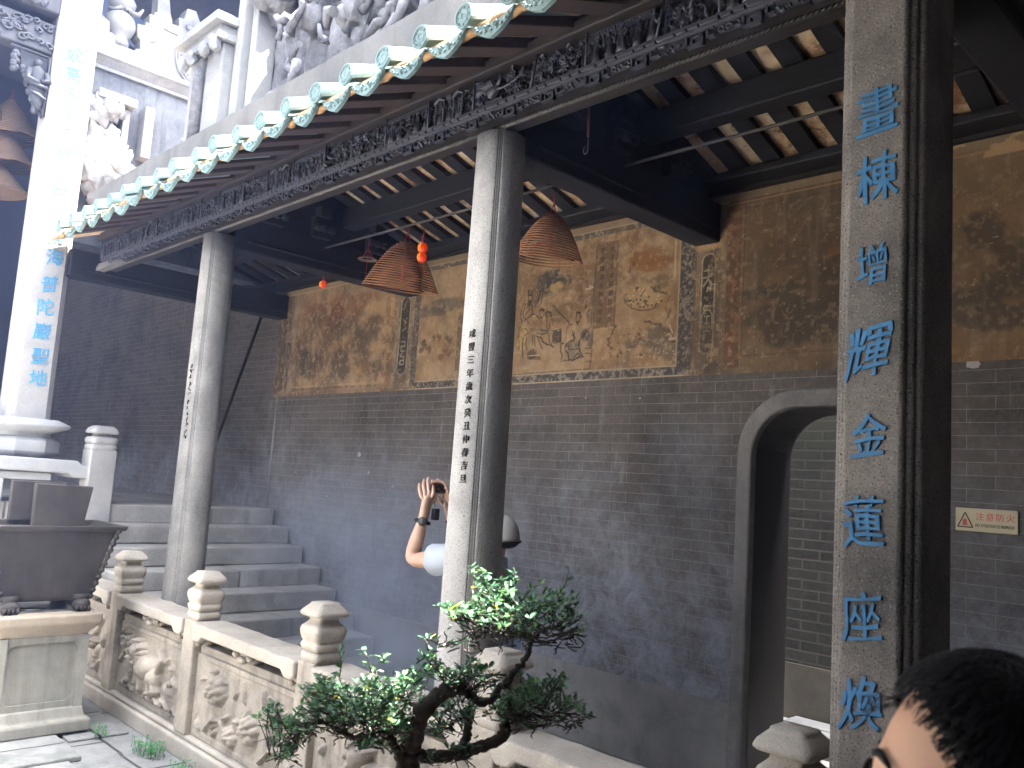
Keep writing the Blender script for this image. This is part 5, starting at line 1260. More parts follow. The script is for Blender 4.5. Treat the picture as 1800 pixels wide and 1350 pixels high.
b = MB(); b.box(bx0-.2,bx0+.2,yc-.2,yc+.2,.737,.742); b.ell((bx0+.1,yc-.05,.745),(.06,.09,.012),12,6); b.build('drip_tray', plain('tray_metal', (.35,.36,.37), .35, .5, .3, metal=.8), br)

# ---------------------------------------------------------------- weeds between the slabs
GREEN = plain('weed_green', (.045,.20,.06), .6, .3, .5)
rs = random.Random(44)
def weed(c, r, n, lab):
    b = MB()
    for i in range(n):
        a = rs.uniform(0,6.28); q = r*math.sqrt(rs.random()); x, y = c[0]+q*math.cos(a)*1.8, c[1]+q*math.sin(a)*.8; h = rs.uniform(.015,.06); L = rs.uniform(.012,.025); t = rs.uniform(0,6.28); z = c[2]
        b.tube([(x,y,z),(x+.01*math.cos(t),y+.01*math.sin(t),z+h)], .0012, 3)
        for k_ in range(3):
            tt = t+k_*2.1; d = Vector((math.cos(tt),math.sin(tt),.35)); s_ = Vector((-math.sin(tt),math.cos(tt),0)); o_ = Vector((x+.01*math.cos(t),y+.01*math.sin(t),z+h))
            b.add([o_, o_+d*L*.5+s_*L*.33, o_+d*L, o_+d*L*.5-s_*L*.33], [(0,1,2,3)])
    tag(b.build('weed', GREEN), lab, 'weed', 'weeds in the paving')
weed((-5.1,2.2,.005), .10, 70, 'bright green weeds growing along the balustrade kerb'); weed((-4.6,2.22,.005), .09, 45, 'small green weeds at the kerb below the bonsai side')
q = at_y(140,1310,1.98); weed((-5.5,2.07,.02), .05, 22, 'sparse weed sprigs at the corner of the stone pedestal')
# ---------------------------------------------------------------- bonsai in a pot
BT = 2.05
def bp(x, y, dz=0.0):     # a point measured in the enlarged photo, at the tree's distance
    return at_depth(450+x/2.454, 800+y/2.454, BT+dz)
BARK = stone('bonsai_bark', (.075,.062,.05), (.035,.030,.027), (.015,.013,.012), speck=.4, grime=.4, bump=.8, sc=2.5, speck_c=(.16,.15,.13))
LEAF = NT('bonsai_leaf')
at = LEAF.n('ShaderNodeAttribute', attribute_name='paint')
LEAF.set(LEAF.b.inputs['Base Color'], at.outputs['Color']); LEAF.b.inputs['Roughness'].default_value = .38; LEAF.b.inputs['Specular IOR Level'].default_value = .5
tr_ = LEAF.n('ShaderNodeBsdfTranslucent'); LEAF.l(at.outputs['Color'], tr_.inputs[0]); mx = LEAF.n('ShaderNodeMixShader'); mx.inputs[0].default_value = .3
LEAF.l(LEAF.b.outputs[0], mx.inputs[1]); LEAF.l(tr_.outputs[0], mx.inputs[2]); LEAF.l(mx.outputs[0], LEAF.t.nodes['Material Output'].inputs[0]); LEAF = LEAF.m
base = bp(655,1345); pot_z = base.z-.13
bn = thing('bonsai_tree', 'bonsai tree with twisting dark trunk and layered pads of small green leaves', 'tree', (base.x, base.y, pot_z))
rs = random.Random(17)
trunk = MB()
def limb(pts, r0, r1, mb=None, jit=.004, n=8):
    # smooth a measured polyline
    P = [Vector(p) for p in pts]; out = []
    for i in range(len(P)-1):
        p0 = P[max(i-1,0)]; p1 = P[i]; p2 = P[i+1]; p3 = P[min(i+2,len(P)-1)]
        for k_ in range(6):
            t = k_/6; out.append(.5*((2*p1)+(p2-p0)*t+(2*p0-5*p1+4*p2-p3)*t*t+(3*p1-p0-3*p2+p3)*t**3))
    out.append(P[-1]); N = len(out)
    out = [p+Vector((rs.uniform(-jit,jit),rs.uniform(-jit,jit),rs.uniform(-jit,jit))) for p in out]
    (mb or trunk).tube(out, [(r0+(r1-r0)*i/(N-1))*rs.uniform(.88,1.12) for i in range(N)], n)
    return out
root = Vector((base.x, base.y, pot_z))
limb([root, base, bp(668,1250,.01), bp(690,1170,.0), bp(725,1095,-.02), bp(790,1035,-.02), bp(850,1000,.0), bp(900,1010,.04)], .030, .016, n=10, jit=.002)
limb([bp(680,1290), bp(760,1300,.03), bp(870,1290,.04), bp(960,1262,.05), bp(1030,1235,.05), bp(1075,1200,.05), bp(1070,1155,.05)], .016, .013, n=9, jit=.002)
limb([bp(880,1285,.04), bp(905,1220,.05), bp(915,1160,.07), bp(910,1100,.08)], .013, .008)
limb([bp(900,1010,.04), bp(985,1070,.06), bp(1050,1010,.05), bp(1105,945,.03), bp(1165,875,.02), bp(1192,790,.02)], .012, .006)
limb([bp(1192,790,.02), bp(1130,770,.0), bp(1060,770,-.04), bp(960,735,-.05), bp(840,690,-.05)], .005, .002)
limb([bp(1192,790,.02), bp(1240,760,.03), bp(1310,740,.05), bp(1400,700,.05)], .005, .002)
limb([root+Vector((-.02,.0,.05)), bp(620,1320,-.02), bp(592,1245,-.03), bp(555,1205,-.03), bp(470,1215,-.05), bp(390,1205,-.05), bp(300,1160,-.06), bp(190,1160,-.06), bp(60,1150,-.06)], .012, .0025)
limb([bp(555,1205,-.03), bp(500,1130,-.02), bp(450,1100,.02), bp(330,1080,.05)], .006, .0025)
limb([bp(725,1095,-.02), bp(640,1060,.03), bp(560,1000,.05), bp(490,940,.05)], .006, .002)
limb([bp(850,1000), bp(820,960,-.03), bp(770,900,-.03), bp(730,790,-.03)], .005, .0015)
limb([bp(1070,1160,.05), bp(1140,1120,.06), bp(1250,1130,.06), bp(1330,1110,.06), bp(1440,1140,.06)], .006, .0018)
limb([bp(190,1160,-.06), bp(150,1230,-.06), bp(90,1310,-.06)], .003, .0015)
trunk.build('trunk', BARK, bn)
lv = []; lf = []; lc = []; twig = MB()
def leafq(p, d, nrm, L, wd, col):
    d = d.normalized(); s_ = d.cross(nrm); s_.normalize(); n2 = s_.cross(d); o = len(lv)
    lv.extend([p, p+d*L*.35+s_*wd*.5+n2*.08*L, p+d*L*.75+s_*wd*.42+n2*.05*L, p+d*L, p+d*L*.75-s_*wd*.42+n2*.05*L, p+d*L*.35-s_*wd*.5+n2*.08*L, p+d*L*.5-n2*.03*L])
    lf.extend([(o,o+1,o+6),(o+1,o+2,o+6),(o+2,o+3,o+6),(o+3,o+4,o+6),(o+4,o+5,o+6),(o+5,o,o+6)]); lc.extend([col]*7)
def lcol():
    r = rs.random()
    if r < .008: return (.40,.28,.02)
    if r < .30: g = rs.uniform(.16,.26); return (g*.50, g, g*.38)
    if r < .6: g = rs.uniform(.12,.19); return (g*.40, g, g*.55)
    g = rs.uniform(.075,.13); return (g*.40, g, g*.50)
def rosette(p, up, k):
    for i in range(k):
        a = rs.uniform(0, 6.28); e = rs.uniform(-.1,1.0)
        d = Vector((math.cos(a), math.sin(a), 0))*math.cos(e)+Vector((0,0,1))*math.sin(e)
        L = rs.uniform(.011,.023); nrm = (Vector((0,0,1))+d*.3+Vector((rs.uniform(-.5,.5),rs.uniform(-.5,.5),0)))
        leafq(p+d*.002, d, nrm, L, L*rs.uniform(.36,.5), lcol())
def pad(cx, cy, rx, ry, n, dz, src, dd=.16, flat=0, sparse=1.0):
    n = int(n*.68); rx *= 1.05
    # twigs rising from a limb to a layered pad; rosettes of leaves along each twig
    for i in range(n):
        while True:
            u, v, q = rs.uniform(-1,1), rs.uniform(-1,1), rs.uniform(-1,1)
            if u*u+v*v+q*q <= 1: break
        lump_ = math.sin(u*5+cx)*.3+rs.gauss(0,.28)
        p = bp(cx+u*rx, cy+(v+lump_)*ry, dz+q*dd)
        s0 = src[rs.randrange(len(src))]; s_ = bp(s0[0]+rs.uniform(-30,30), s0[1]+rs.uniform(-8,12), dz+q*dd*.5)
        if i % 2 == 0:
            near = p+(s_-p).normalized()*rs.uniform(.025,.075)+Vector((0,0,-rs.uniform(.004,.02)))
            mid = (near+p)/2+Vector((rs.uniform(-.008,.008),rs.uniform(-.008,.008),rs.uniform(-.006,.01)))
            twig.tube([near, mid, p], [.0017,.0013,.0009], 4)
            if rs.random() < .35:
                e = mid+Vector((rs.uniform(-.025,.025),rs.uniform(-.02,.02),rs.uniform(-.02,.015))); twig.tube([mid, e], [.0011,.0006], 3)
            rosette(mid, None, rs.randint(1,2))
        rosette(p, None, int(rs.randint(2,4)*sparse))
T1 = [(1190,800),(1060,770),(960,740),(1310,745)]
pad(1120,690,270,62,300,.0,T1,.17); pad(1040,600,110,45,70,.0,T1,.1); pad(1250,640,120,50,70,.03,T1,.12); pad(900,675,90,30,55,-.03,T1,.1); pad(1370,720,50,50,26,.04,T1,.06)
pad(850,690,60,15,16,-.04,T1,.06)
T2 = [(470,1180),(390,1190),(500,1110),(590,1030)]
pad(430,1060,230,85,330,-.02,T2,.18); pad(300,1010,110,45,80,.0,T2,.13); pad(600,1020,130,60,120,.02,T2,.15); pad(250,1120,150,55,100,-.05,T2,.13); pad(560,1130,130,50,110,-.02,T2,.14); pad(680,960,80,40,50,.02,T2,.12)
T5 = [(150,1220),(90,1300),(190,1170)]
pad(150,1190,130,50,70,-.06,T5,.10); pad(120,1280,70,50,48,-.06,T5,.08); pad(60,1090,55,30,18,-.06,T5,.06); pad(30,1130,40,25,12,-.06,T5,.05)
T3 = [(860,990),(940,1010),(820,960)]
pad(850,945,130,38,95,.0,T3,.13); pad(980,960,90,36,45,.02,T3,.12); pad(740,880,40,30,14,-.03,T3,.05)
T4 = [(1140,1120),(1250,1130),(1330,1110)]
pad(1160,1050,170,62,190,.05,T4,.15); pad(1260,990,100,38,55,.05,T4,.12); pad(1360,1080,60,35,36,.06,T4,.07); pad(1080,1100,90,40,60,.05,T4,.12); pad(1190,1160,120,26,36,.06,T4,.1,sparse=.6)
T6 = [(910,1120),(900,1180)]
pad(860,1090,110,60,110,.06,T6,.12); pad(770,1170,70,45,40,.05,T6,.08); pad(900,1270,70,40,38,.04,[(880,1285)],.08)
pad(540,1260,110,36,48,-.03,T2,.10); pad(640,1180,60,40,34,-.03,T2,.07); pad(760,1320,70,25,30,.03,[(760,1300)],.06)
# stray sprigs above the pads
for pts in ([(1000,560),(990,510),(985,500)],[(1110,590),(1112,540),(1120,505)],[(1300,610),(1335,560),(1350,495)],[(930,480),(940,530),(960,570)],[(780,650),(820,655),(850,660)],[(500,940),(480,870),(455,840)],[(360,960),(370,900),(360,850)],[(560,900),(540,860)],[(300,990),(260,960)],[(730,790),(760,800),(800,830)],[(840,830),(880,810),(920,800)],[(1440,1140),(1420,1125),(1400,1110)],[(690,900),(730,870),(745,840)]):
    q = rs.uniform(-.05,.05); P_ = [bp(x,y,q) for x, y in pts]; twig.tube(P_, [.0015]*(len(P_)-1)+[.0007], 4)
    for p in P_: rosette(p, None, rs.randint(2,4))
    for a_, c_ in zip(P_[:-1], P_[1:]):
        for k_ in range(2): rosette(a_.lerp(c_, .3+.35*k_), None, rs.randint(1,3))
# bare crooked twigs under the pads
for (cx, cy, rx, ry, n_, dz) in ((1160,790,230,40,85,.0),(960,980,130,40,45,.0),(1230,1150,190,36,60,.06),(430,1180,260,40,70,-.03),(860,820,90,20,14,-.03)):
    for i in range(n_):
        x, y = cx+rs.uniform(-1,1)*rx, cy+rs.uniform(-1,1)*ry; q = dz+rs.uniform(-.1,.1); P_ = [bp(x,y,q)]
        a = rs.uniform(0,6.28)
        for k_ in range(rs.randint(2,5)):
            a += rs.uniform(-1.1,1.1); x += 17*math.cos(a); y += 11*math.sin(a)*.9; P_.append(bp(x,y,q+rs.uniform(-.01,.01)))
        twig.tube(P_, [.0019]*(len(P_)-1)+[.0008], 4)
twig.build('twigs', BARK, bn)
me = D.meshes.new('foliage'); me.from_pydata([tuple(v) for v in lv], [], lf); me.polygons.foreach_set('use_smooth', [True]*len(lf))
ca = me.color_attributes.new('paint', 'FLOAT_COLOR', 'POINT'); ca.data.foreach_set('color', np.concatenate([np.array(lc), np.ones((len(lc),1))], 1).astype(np.float32).reshape(-1)); me.update()
link('foliage', me, LEAF, bn)
pt = thing('bonsai_pot', 'shallow brown glazed pot on a stone stand holding the bonsai', 'pot', (base.x, base.y, 0))
b = MB(); b.lathe([(.12,pot_z-.13),(.17,pot_z-.125),(.21,pot_z-.02),(.225,pot_z+.0),(.225,pot_z+.012),(.20,pot_z+.012),(.19,pot_z-.012),(.0,pot_z-.010)], (base.x,base.y,0), 40, 3, sx=1.25); b.build('bowl', plain('brown_glaze', (.09,.045,.025), .3, .5), pt)
b = MB(); b.lathe([(.22,.001),(.22,.06),(.17,.08),(.15,.40),(.17,pot_z-.18),(.22,pot_z-.16),(.22,pot_z-.131),(.0,pot_z-.131)], (base.x,base.y,0), 4, 2, .5, smooth=False); b.build('stand', PED, pt, .01)

# ---------------------------------------------------------------- people
def skin_body(name, chains, mat, parent, sub=2):
    me = D.meshes.new(name); bm = bmesh.new(); lay = bm.verts.layers.skin.verify()
    for ch in chains:
        vs = {}
        for nm, (p, r) in ch['v'].items():
            v = bm.verts.new(p); rr = r if isinstance(r, tuple) else (r, r); v[lay].radius = rr; v[lay].use_root = (nm == ch['root']); vs[nm] = v
        for a_, c_ in ch['e']: bm.edges.new((vs[a_], vs[c_]))
    bm.to_mesh(me); bm.free()
    o = link(name, me, mat, parent)
    s_ = o.modifiers.new('skin', 'SKIN'); s_.use_smooth_shade = True; s_.branch_smoothing = .6
    u = o.modifiers.new('sub', 'SUBSURF'); u.levels = sub; u.render_levels = sub
    return o
def chain(pts, root=0):
    v = {str(i): (p, r) for i, (p, r) in enumerate(pts)}
    return {'v': v, 'e': [(str(i), str(i+1)) for i in range(len(pts)-1)], 'root': str(root)}
def skin_mat(name, c, c2):
    k = NT(name); col = k.mix(k.ramp(k.noise(9, 4), .35, .7), c, c2); k.b.inputs['Subsurface Weight'].default_value = .12
    k.b.inputs['Subsurface Radius'].default_value = (.012,.005,.003); k.bump(k.noise(220, 3), .08, .002)
    return k.out(col, .5, .35)
SKIN = skin_mat('skin_tan', (.56,.38,.28), (.50,.31,.22)); SKIN2 = skin_mat('skin_fair', (.56,.34,.23), (.50,.26,.17))
SHIRT = plain('pale_grey_shirt', (.42,.46,.52), .85, .2, .12); TROU = plain('light_blue_trousers', (.22,.27,.36), .9, .2, .2)
ph = thing('person', 'person in a pale cap and grey shirt raising a compact camera behind the inscribed column', 'person', (-3.3, 3.1, .09))
V = lambda px, py, y: at_y(px, py, y)
el, wr = V(722,985,2.93), V(744,912,2.98); sh = V(842,982,2.95)
hnd = V(750,885,3.0); knk = V(757,868,3.0)
er, wr2, hr = V(815,985,3.28), V(790,905,3.16), V(783,880,3.12); sh2 = V(862,985,3.30)
pel = V(848,1125,3.12); chest = V(858,1010,3.12); neck = V(872,968,3.12); hc = V(876,930,3.12)
kl, kr = V(808,1205,3.02), V(815,1200,3.22); al_, ar_ = Vector((pel.x-.02, 3.02, .16)), Vector((pel.x-.10, 3.22, .16))
fwd = Vector((-1, -.02, .08)).normalized()
body = {'root': 'pel', 'v': {'pel': (pel,(.13,.115)), 'belly': (pel.lerp(chest,.5),(.125,.115)), 'chest': (chest,(.15,.115)), 'nk0': (chest.lerp(neck,.65),(.075,.07)), 'nk': (neck,.052), 'jaw': (neck.lerp(hc,.45)+fwd*.018,.068), 'hc': (hc,(.082,.092)), 'top': (hc+Vector((.0,0,.065)),(.062,.07)),
    'sl': (sh,.056), 'ml': (sh.lerp(el,.5),.052), 'el': (el,.045), 'fl': (el.lerp(wr,.35),.047), 'fl2': (el.lerp(wr,.75),.036), 'wl': (wr,(.032,.027)),
    'sr': (sh2,.056), 'mr': (sh2.lerp(er,.5),.046), 'er': (er,.040), 'fr': (er.lerp(wr2,.35),.041), 'wr': (wr2,(.029,.023)),
    'hl': (pel+Vector((0,-.09,-.04)),.095), 'kl': (kl,.062), 'cl': (kl.lerp(al_,.35),.056), 'al': (al_,.04), 'tl': (al_+Vector((-.14,0,-.035)),.034),
    'hr': (pel+Vector((0,.09,-.04)),.095), 'kr': (kr,.062), 'cr': (kr.lerp(ar_,.35),.056), 'ar': (ar_,.04), 'tr': (ar_+Vector((-.14,0,-.035)),.034),
    'pl': (hnd,(.044,.026)), 'kn': (knk,(.046,.021)), 'pr': (hr,(.034,.019))},
    'e': [('pel','belly'),('belly','chest'),('chest','nk0'),('nk0','nk'),('nk','jaw'),('jaw','hc'),('hc','top'),('chest','sl'),('sl','ml'),('ml','el'),('el','fl'),('fl','fl2'),('fl2','wl'),('wl','pl'),('pl','kn'),('chest','sr'),('sr','mr'),('mr','er'),('er','fr'),('fr','wr'),('wr','pr'),('pel','hl'),('hl','kl'),('kl','cl'),('cl','al'),('al','tl'),('pel','hr'),('hr','kr'),('kr','cr'),('cr','ar'),('ar','tr')]}
chains = [body]
# fingers of the near hand, upright and bent over the camera
for (x0,y0,x1,y1,x2,y2,dz) in ((740,872,737,860,737.5,849,-.012),(747,868,744,853,746,842,-.006),(755,866,752,848,753,838.5,0),(762,868,761,853,759.5,844,.008)):
    a_, c_, e_ = V(x0,y0,3.0+dz), V(x1,y1,3.0+dz), V(x2,y2,3.015+dz)
    chains.append(chain([(V((x0+750)/2,(y0+885)/2,3.0),.0115),(a_,.0105),(c_,.0095),(e_,.0085)]))
chains.append(chain([(V(754,888,3.01),.013),(V(764,878,3.03),.0115),(V(768,868,3.04),.009)]))     # thumb
for (pts) in (((781,880),(777,862),(770,851),(762,845)),((784,878),(782,858),(775,847),(766,842)),((786,880),(787,862),(783,851),(776,846)),((787,884),(790,870),(787,860),(782,856))):
    chains.append(chain([(V(*pts[0],3.12),.0115),(V(*pts[1],3.10),.0105),(V(*pts[2],3.075),.0095),(V(*pts[3],3.055),.0085)]))
chains.append(chain([(V(780,888,3.12),.012),(V(773,880,3.10),.0105),(V(770,872,3.08),.009)]))
skin_body('body', chains, SKIN, ph)
hd_ = V(876,930,3.12)
b = MB(); Mf = Vector((-1,0,0)).to_track_quat('X','Z').to_matrix()
b.ell(hd_+Vector((-.098,0,-.022)), (.022,.014,.018), 10, 8); b.build('nose', SKIN, ph)
b = MB(); b.ell(hd_+Vector((-.092,0,-.062)), (.012,.025,.007), 10, 6); b.build('mouth', SKIN, ph)
for s_ in (-1,1):
    b = MB(); b.ell(hd_+Vector((-.082,s_*.034,.0)), (.012,.013,.010), 10, 8); b.build('eye', BLACK, ph)
    b = MB(); b.ell(hd_+Vector((.004,s_*.088,-.012)), (.020,.012,.032), 10, 8); b.build('ear', SKIN, ph)
shirt = {'root': 'b', 'v': {'a': (pel+Vector((0,0,-.02)),(.17,.155)), 'b': (pel.lerp(chest,.5),(.168,.155)), 'c': (chest,(.178,.15)), 'd': (chest.lerp(neck,.55),(.11,.10)), 'bk': (chest+Vector((.10,.0,.02)),(.10,.12)), 'sl': (sh,.074), 'ml': (sh.lerp(el,.36),.066), 'me': (sh.lerp(el,.52),.060), 'sr': (sh2,.074), 'mr': (sh2.lerp(er,.5),.065)}, 'e': [('a','b'),('b','c'),('c','d'),('c','bk'),('c','sl'),('sl','ml'),('ml','me'),('c','sr'),('sr','mr')]}
so = skin_body('shirt', [shirt], SHIRT, ph)
b = MB(); sd_ = (el-sh); b.tube([sh+sd_*.05, sh+sd_*.25, sh+sd_*.45, sh+sd_*.62], [.072,.075,.079,.086], 18, cap=False); o = b.build('sleeve', SHIRT, ph); sm = o.modifiers.new('cloth','SOLIDIFY'); sm.thickness = .006
for v_ in o.data.vertices: v_.co += Vector((math.sin(v_.index*1.7)*.003, math.cos(v_.index*2.3)*.003, math.sin(v_.index*.9)*.003))
tro = {'root': 'p', 'v': {'p': (pel+Vector((0,0,-.01)),(.142,.128)), 'hl': (pel+Vector((0,-.09,-.05)),.105), 'kl': (kl,.078), 'al': (al_+Vector((0,0,.04)),.066), 'hr': (pel+Vector((0,.09,-.05)),.105), 'kr': (kr,.078), 'ar': (ar_+Vector((0,0,.04)),.066)}, 'e': [('p','hl'),('hl','kl'),('kl','al'),('p','hr'),('hr','kr'),('kr','ar')]}
skin_body('trousers', [tro], TROU, ph)
for a_ in (al_, ar_):
    b = MB(); b.ell(a_+Vector((-.07,0,-.03)), (.14,.05,.045), 14, 8); b.build('shoe', plain('dark_shoe', (.03,.03,.035), .6), ph)
b = MB(); cc_ = hd_+Vector((.018,0,-.012)); rings = []
for i in range(9):
    t = i/8*math.pi/2*.97; rings.append([(cc_.x+.112*math.cos(t)**.75*math.cos(a)*(1+.012*math.cos(6*a)), cc_.y+.098*math.cos(t)**.75*math.sin(a), cc_.z-.050+.138*math.sin(t)) for a in [k_*2*math.pi/28 for k_ in range(28)]])
b.loops(rings, cap=True); b.ell(cc_+Vector((0,0,.09)), (.011,.011,.006), 8, 5); b.build('cap', plain('pale_cap_cloth', (.40,.385,.35), .9, .2, .15), ph)
b = MB()
pr_ = [[(cc_.x-.095-.075*math.cos(a)*f, cc_.y+.085*math.sin(a), cc_.z-.042-.02*f) for a in [-1.45+2.9*k_/12 for k_ in range(13)]] for f in (0,.5,1)]
b.loops(pr_, closed=False, cap=False); b.build('cap_brim', plain('brim_cloth', (.34,.33,.30), .9), ph)
b = MB(); b.tube([(cc_.x+.114*math.cos(a), cc_.y+.100*math.sin(a), cc_.z-.046+.004*math.sin(a)) for a in [-1.5+3.0*k_/14 for k_ in range(15)]], .006, 6)
b.loops([[(cc_.x+.01+rx*math.cos(a), cc_.y+ry*math.sin(a), cc_.z+z) for a in [k_*2*math.pi/20 for k_ in range(20)]] for z, rx, ry in ((-.040,.100,.092),(-.055,.095,.088),(-.070,.08,.075),(-.08,.06,.05))]); b.build('hair', plain('black_hair', (.012,.011,.012), .5, .4), ph)
# watch
ax_ = (wr-el).normalized(); b = MB(); pts = []
u_ = ax_.orthogonal().normalized(); v_ = ax_.cross(u_)
wc = el.lerp(wr,.93)
b.tube([wc+(u_*math.cos(a)+v_*math.sin(a))*.037 for a in [k_*2*math.pi/24 for k_ in range(24)]], .0105, 8, closed=True); b.build('watch_strap', BLACK, ph)
tow = (CAM_POS-wc); tow -= ax_*tow.dot(ax_); tow.normalize(); sd = ax_.cross(tow)
b = MB(); Mw = Matrix((sd, ax_, tow)).transposed().to_4x4(); Mw.translation = wc+tow*.040
b.lathe([(.026,-.008),(.027,-.002),(.025,.006),(.018,.008),(.0,.008)], n=8, phase=.5, M=Mw, smooth=False)
b.lathe([(.017,.0082),(.016,.0095),(.0,.0095)], n=20, M=Mw); b.build('watch_case', plain('grey_watch', (.06,.065,.062), .35, .5), ph)
# camera in the hands, with a pouch swinging from its strap
cmq = V(770,858,3.05); cmt = thing('compact_camera', 'small dark red compact camera held up between two hands', 'camera', cmq)
b = MB(); b.cbox(cmq+Vector((0,.0,.0)), (.026,.10,.060)); b.lathe([(.026,0),(.025,.022),(.0,.022)], n=20, M=Matrix.Translation(cmq+Vector((-.012,.01,.0))) @ Matrix.Rotation(-math.pi/2,4,'Y')); b.build('body', plain('dark_red_metal', (.14,.025,.025), .3, .5), cmt, .008)
b = MB(); b.cbox(cmq+Vector((.0145,.0,.0)), (.003,.065,.045)); b.cbox(cmq+Vector((.0,-.0525,.0)), (.016,.004,.03)); b.build('screen', plain('camera_screen', (.02,.018,.02), .15, .6), cmt)
p0, p1 = V(764,882,3.03), V(765,908,3.03)
b = MB(); b.tube([cmq+Vector((0,-.04,-.02)), p0, p0.lerp(p1,.5)+Vector((0,0,.01))], .003, 5); b.cbox(p1+Vector((0,0,.012)), (.035,.030,.062)); b.build('pouch', BLACK, cmt, .004)
b = MB(); rw = wr2.lerp(er,.12); ax2 = (wr2-er).normalized(); u2 = ax2.orthogonal().normalized(); v2 = ax2.cross(u2)
b.tube([rw+(u2*math.cos(a)+v2*math.sin(a))*.032 for a in [k_*2*math.pi/20 for k_ in range(20)]], .004, 6, closed=True); b.build('bracelet', plain('brown_bead', (.08,.03,.015), .4), ph)

# near onlooker: black-haired head with spectacles
HD = .80
hcen = at_depth(1738, 1410, HD)
hf = (-AX*.86 + AF*.52 - AU*.10); hf.z += .16; hf.normalize(); hu = (Vector((0,0,1)) - hf*hf.z).normalized(); hl = hu.cross(hf)     # forward, up, left
on = thing('person', 'person with short black hair and spectacles seen from close by, only forehead and hair showing', 'person', (hcen.x, hcen.y, .05))
def HP(f, l, u): return hcen + hf*f + hl*l + hu*u
bf = Vector((hf.x, hf.y, 0)).normalized(); bl = Vector((0,0,1)).cross(bf); hp0 = HP(-.03, 0, -.06)
def HB(f, l, u): return Vector((hp0.x, hp0.y, hcen.z+.02)) + bf*(f+.03) + bl*l + Vector((0,0,u))
def head_r(d):
    f, l, u = d
    base_ = 1/math.sqrt((f/.098)**2+(l/.079)**2+(u/.122)**2)
    g = lambda af, al2, au, s_: math.exp(-((f-af)**2+(abs(l)-al2)**2+(u-au)**2)/s_)
    r = base_
    r += .020*g(.98,0,-.22,.012) + .012*g(.97,0,-.10,.008)            # nose
    r += .006*g(.95,.22,.12,.03) - .009*g(.90,.36,-.02,.02)           # brow, eye sockets
    r += .006*g(.86,0,-.52,.02) + .010*g(.76,0,-.80,.05)              # lips, chin
    r += .005*g(.70,.62,-.28,.06) - .006*g(.45,.70,-.62,.06)
    if f < -.3 and u < -.3: r *= .93
    return r
nr, nc = 44, 56; rings = []
for i in range(1, nr):
    t = math.pi*i/nr; ring = []
    for j in range(nc):
        p = 2*math.pi*j/nc; d = (math.sin(t)*math.cos(p), math.sin(t)*math.sin(p), math.cos(t)); r = head_r(d); ring.append(HP(d[0]*r, d[1]*r, d[2]*r))
    rings.append(ring)
b = MB(); b.loops([list(reversed(r)) for r in rings])
def ringb(c, rf, rl, n=30): return [c+bf*rf*math.cos(2*math.pi*k_/n)+bl*rl*math.sin(2*math.pi*k_/n) for k_ in range(n)]
zc = Vector((hcen.x,hcen.y,0))
b.loops([ringb(HB(-.025,0,-.06),.055,.055), ringb(HB(-.03,0,-.12),.056,.058), ringb(HB(-.035,0,-.17),.062,.075), ringb(HB(-.04,0,-.20),.08,.13), ringb(HB(-.04,0,-.25),.105,.19), ringb(HB(-.04,0,-.40),.12,.19), ringb(HB(-.04,0,-.62),.105,.155), ringb(HB(-.04,0,-.80),.12,.165)])
for s_ in (-1,1):
    for k_ in range(12):
        a = k_/11*4.2-1.2; b.ell(HP(-.008+.020*math.cos(a), s_*.083, -.02+.030*math.sin(a)), (.008,.008,.008), 8, 6)
    b.ell(HP(-.008,s_*.079,-.022), (.018,.018,.022), 10, 8)
    b.tube([HB(-.04,s_*.19,-.27),HB(-.03,s_*.22,-.45),HB(0,s_*.22,-.60),HB(.05,s_*.20,-.82)], [.055,.048,.042,.03], 14)
    b.tube([HB(-.03,s_*.085,-.80),HB(-.03,s_*.09,-1.15),HB(-.03,s_*.09,-1.5)], [.085,.065,.05], 14)
b.build('body', SKIN2, on)
b = MB(); b.loops([ringb(HB(-.035,0,-.175),.072,.085), ringb(HB(-.04,0,-.205),.095,.15), ringb(HB(-.04,0,-.255),.12,.205), ringb(HB(-.04,0,-.42),.135,.205), ringb(HB(-.04,0,-.62),.125,.175), ringb(HB(-.04,0,-.86),.14,.185)])
for s_ in (-1,1): b.tube([HB(-.04,s_*.18,-.265),HB(-.035,s_*.225,-.36),HB(-.03,s_*.228,-.46)], [.07,.065,.062], 14)
b.build('shirt', plain('dark_navy_shirt', (.02,.022,.035), .85), on)
b = MB()
for s_ in (-1,1): b.tube([HB(-.03,s_*.088,-.82),HB(-.03,s_*.092,-1.15),HB(-.03,s_*.092,-1.50)], [.10,.08,.07], 14); b.ell(HB(.03,s_*.09,-1.55), (.12,.06,.045), 12, 8)
b.build('trousers', plain('dark_trousers', (.025,.025,.03), .9), on)
HAIRM = plain('black_hair_strands', (.005,.005,.007), .55, .2, .5)
def hairline_u(f, l):
    # lowest height of hair for a given forward coordinate (metres), higher over the forehead, down behind the ear
    if f > .055: return .088+.05*(f-.055)-.25*max(0,abs(l)-.035)
    if f > -.005: return .010+(.075/.06)*(f+.005)
    if f > -.03: return -.035
    return -.10
rs = random.Random(8)
b = MB(); b2 = MB()
rings = []
for i in range(0, 34):
    t = math.pi*(i+.01)/46; ring = []
    for j in range(64):
        p = 2*math.pi*j/64; tt = t
        d = (math.sin(tt)*math.cos(p), math.sin(tt)*math.sin(p), math.cos(tt)); r = head_r(d); f, l, u = d[0]*r, d[1]*r, d[2]*r
        lim = hairline_u(f, l); k_ = .014 if u > lim else -.006
        k_ = max(-.006, min(.015, (u-lim)*.9+.002))
        k_ += .002*math.sin(23*p+9*t)
        ring.append(HP(f+d[0]*k_, l+d[1]*k_, u+d[2]*k_))
    rings.append(ring)
b.loops([list(reversed(r)) for r in rings]); b.build('hair', HAIRM, on)
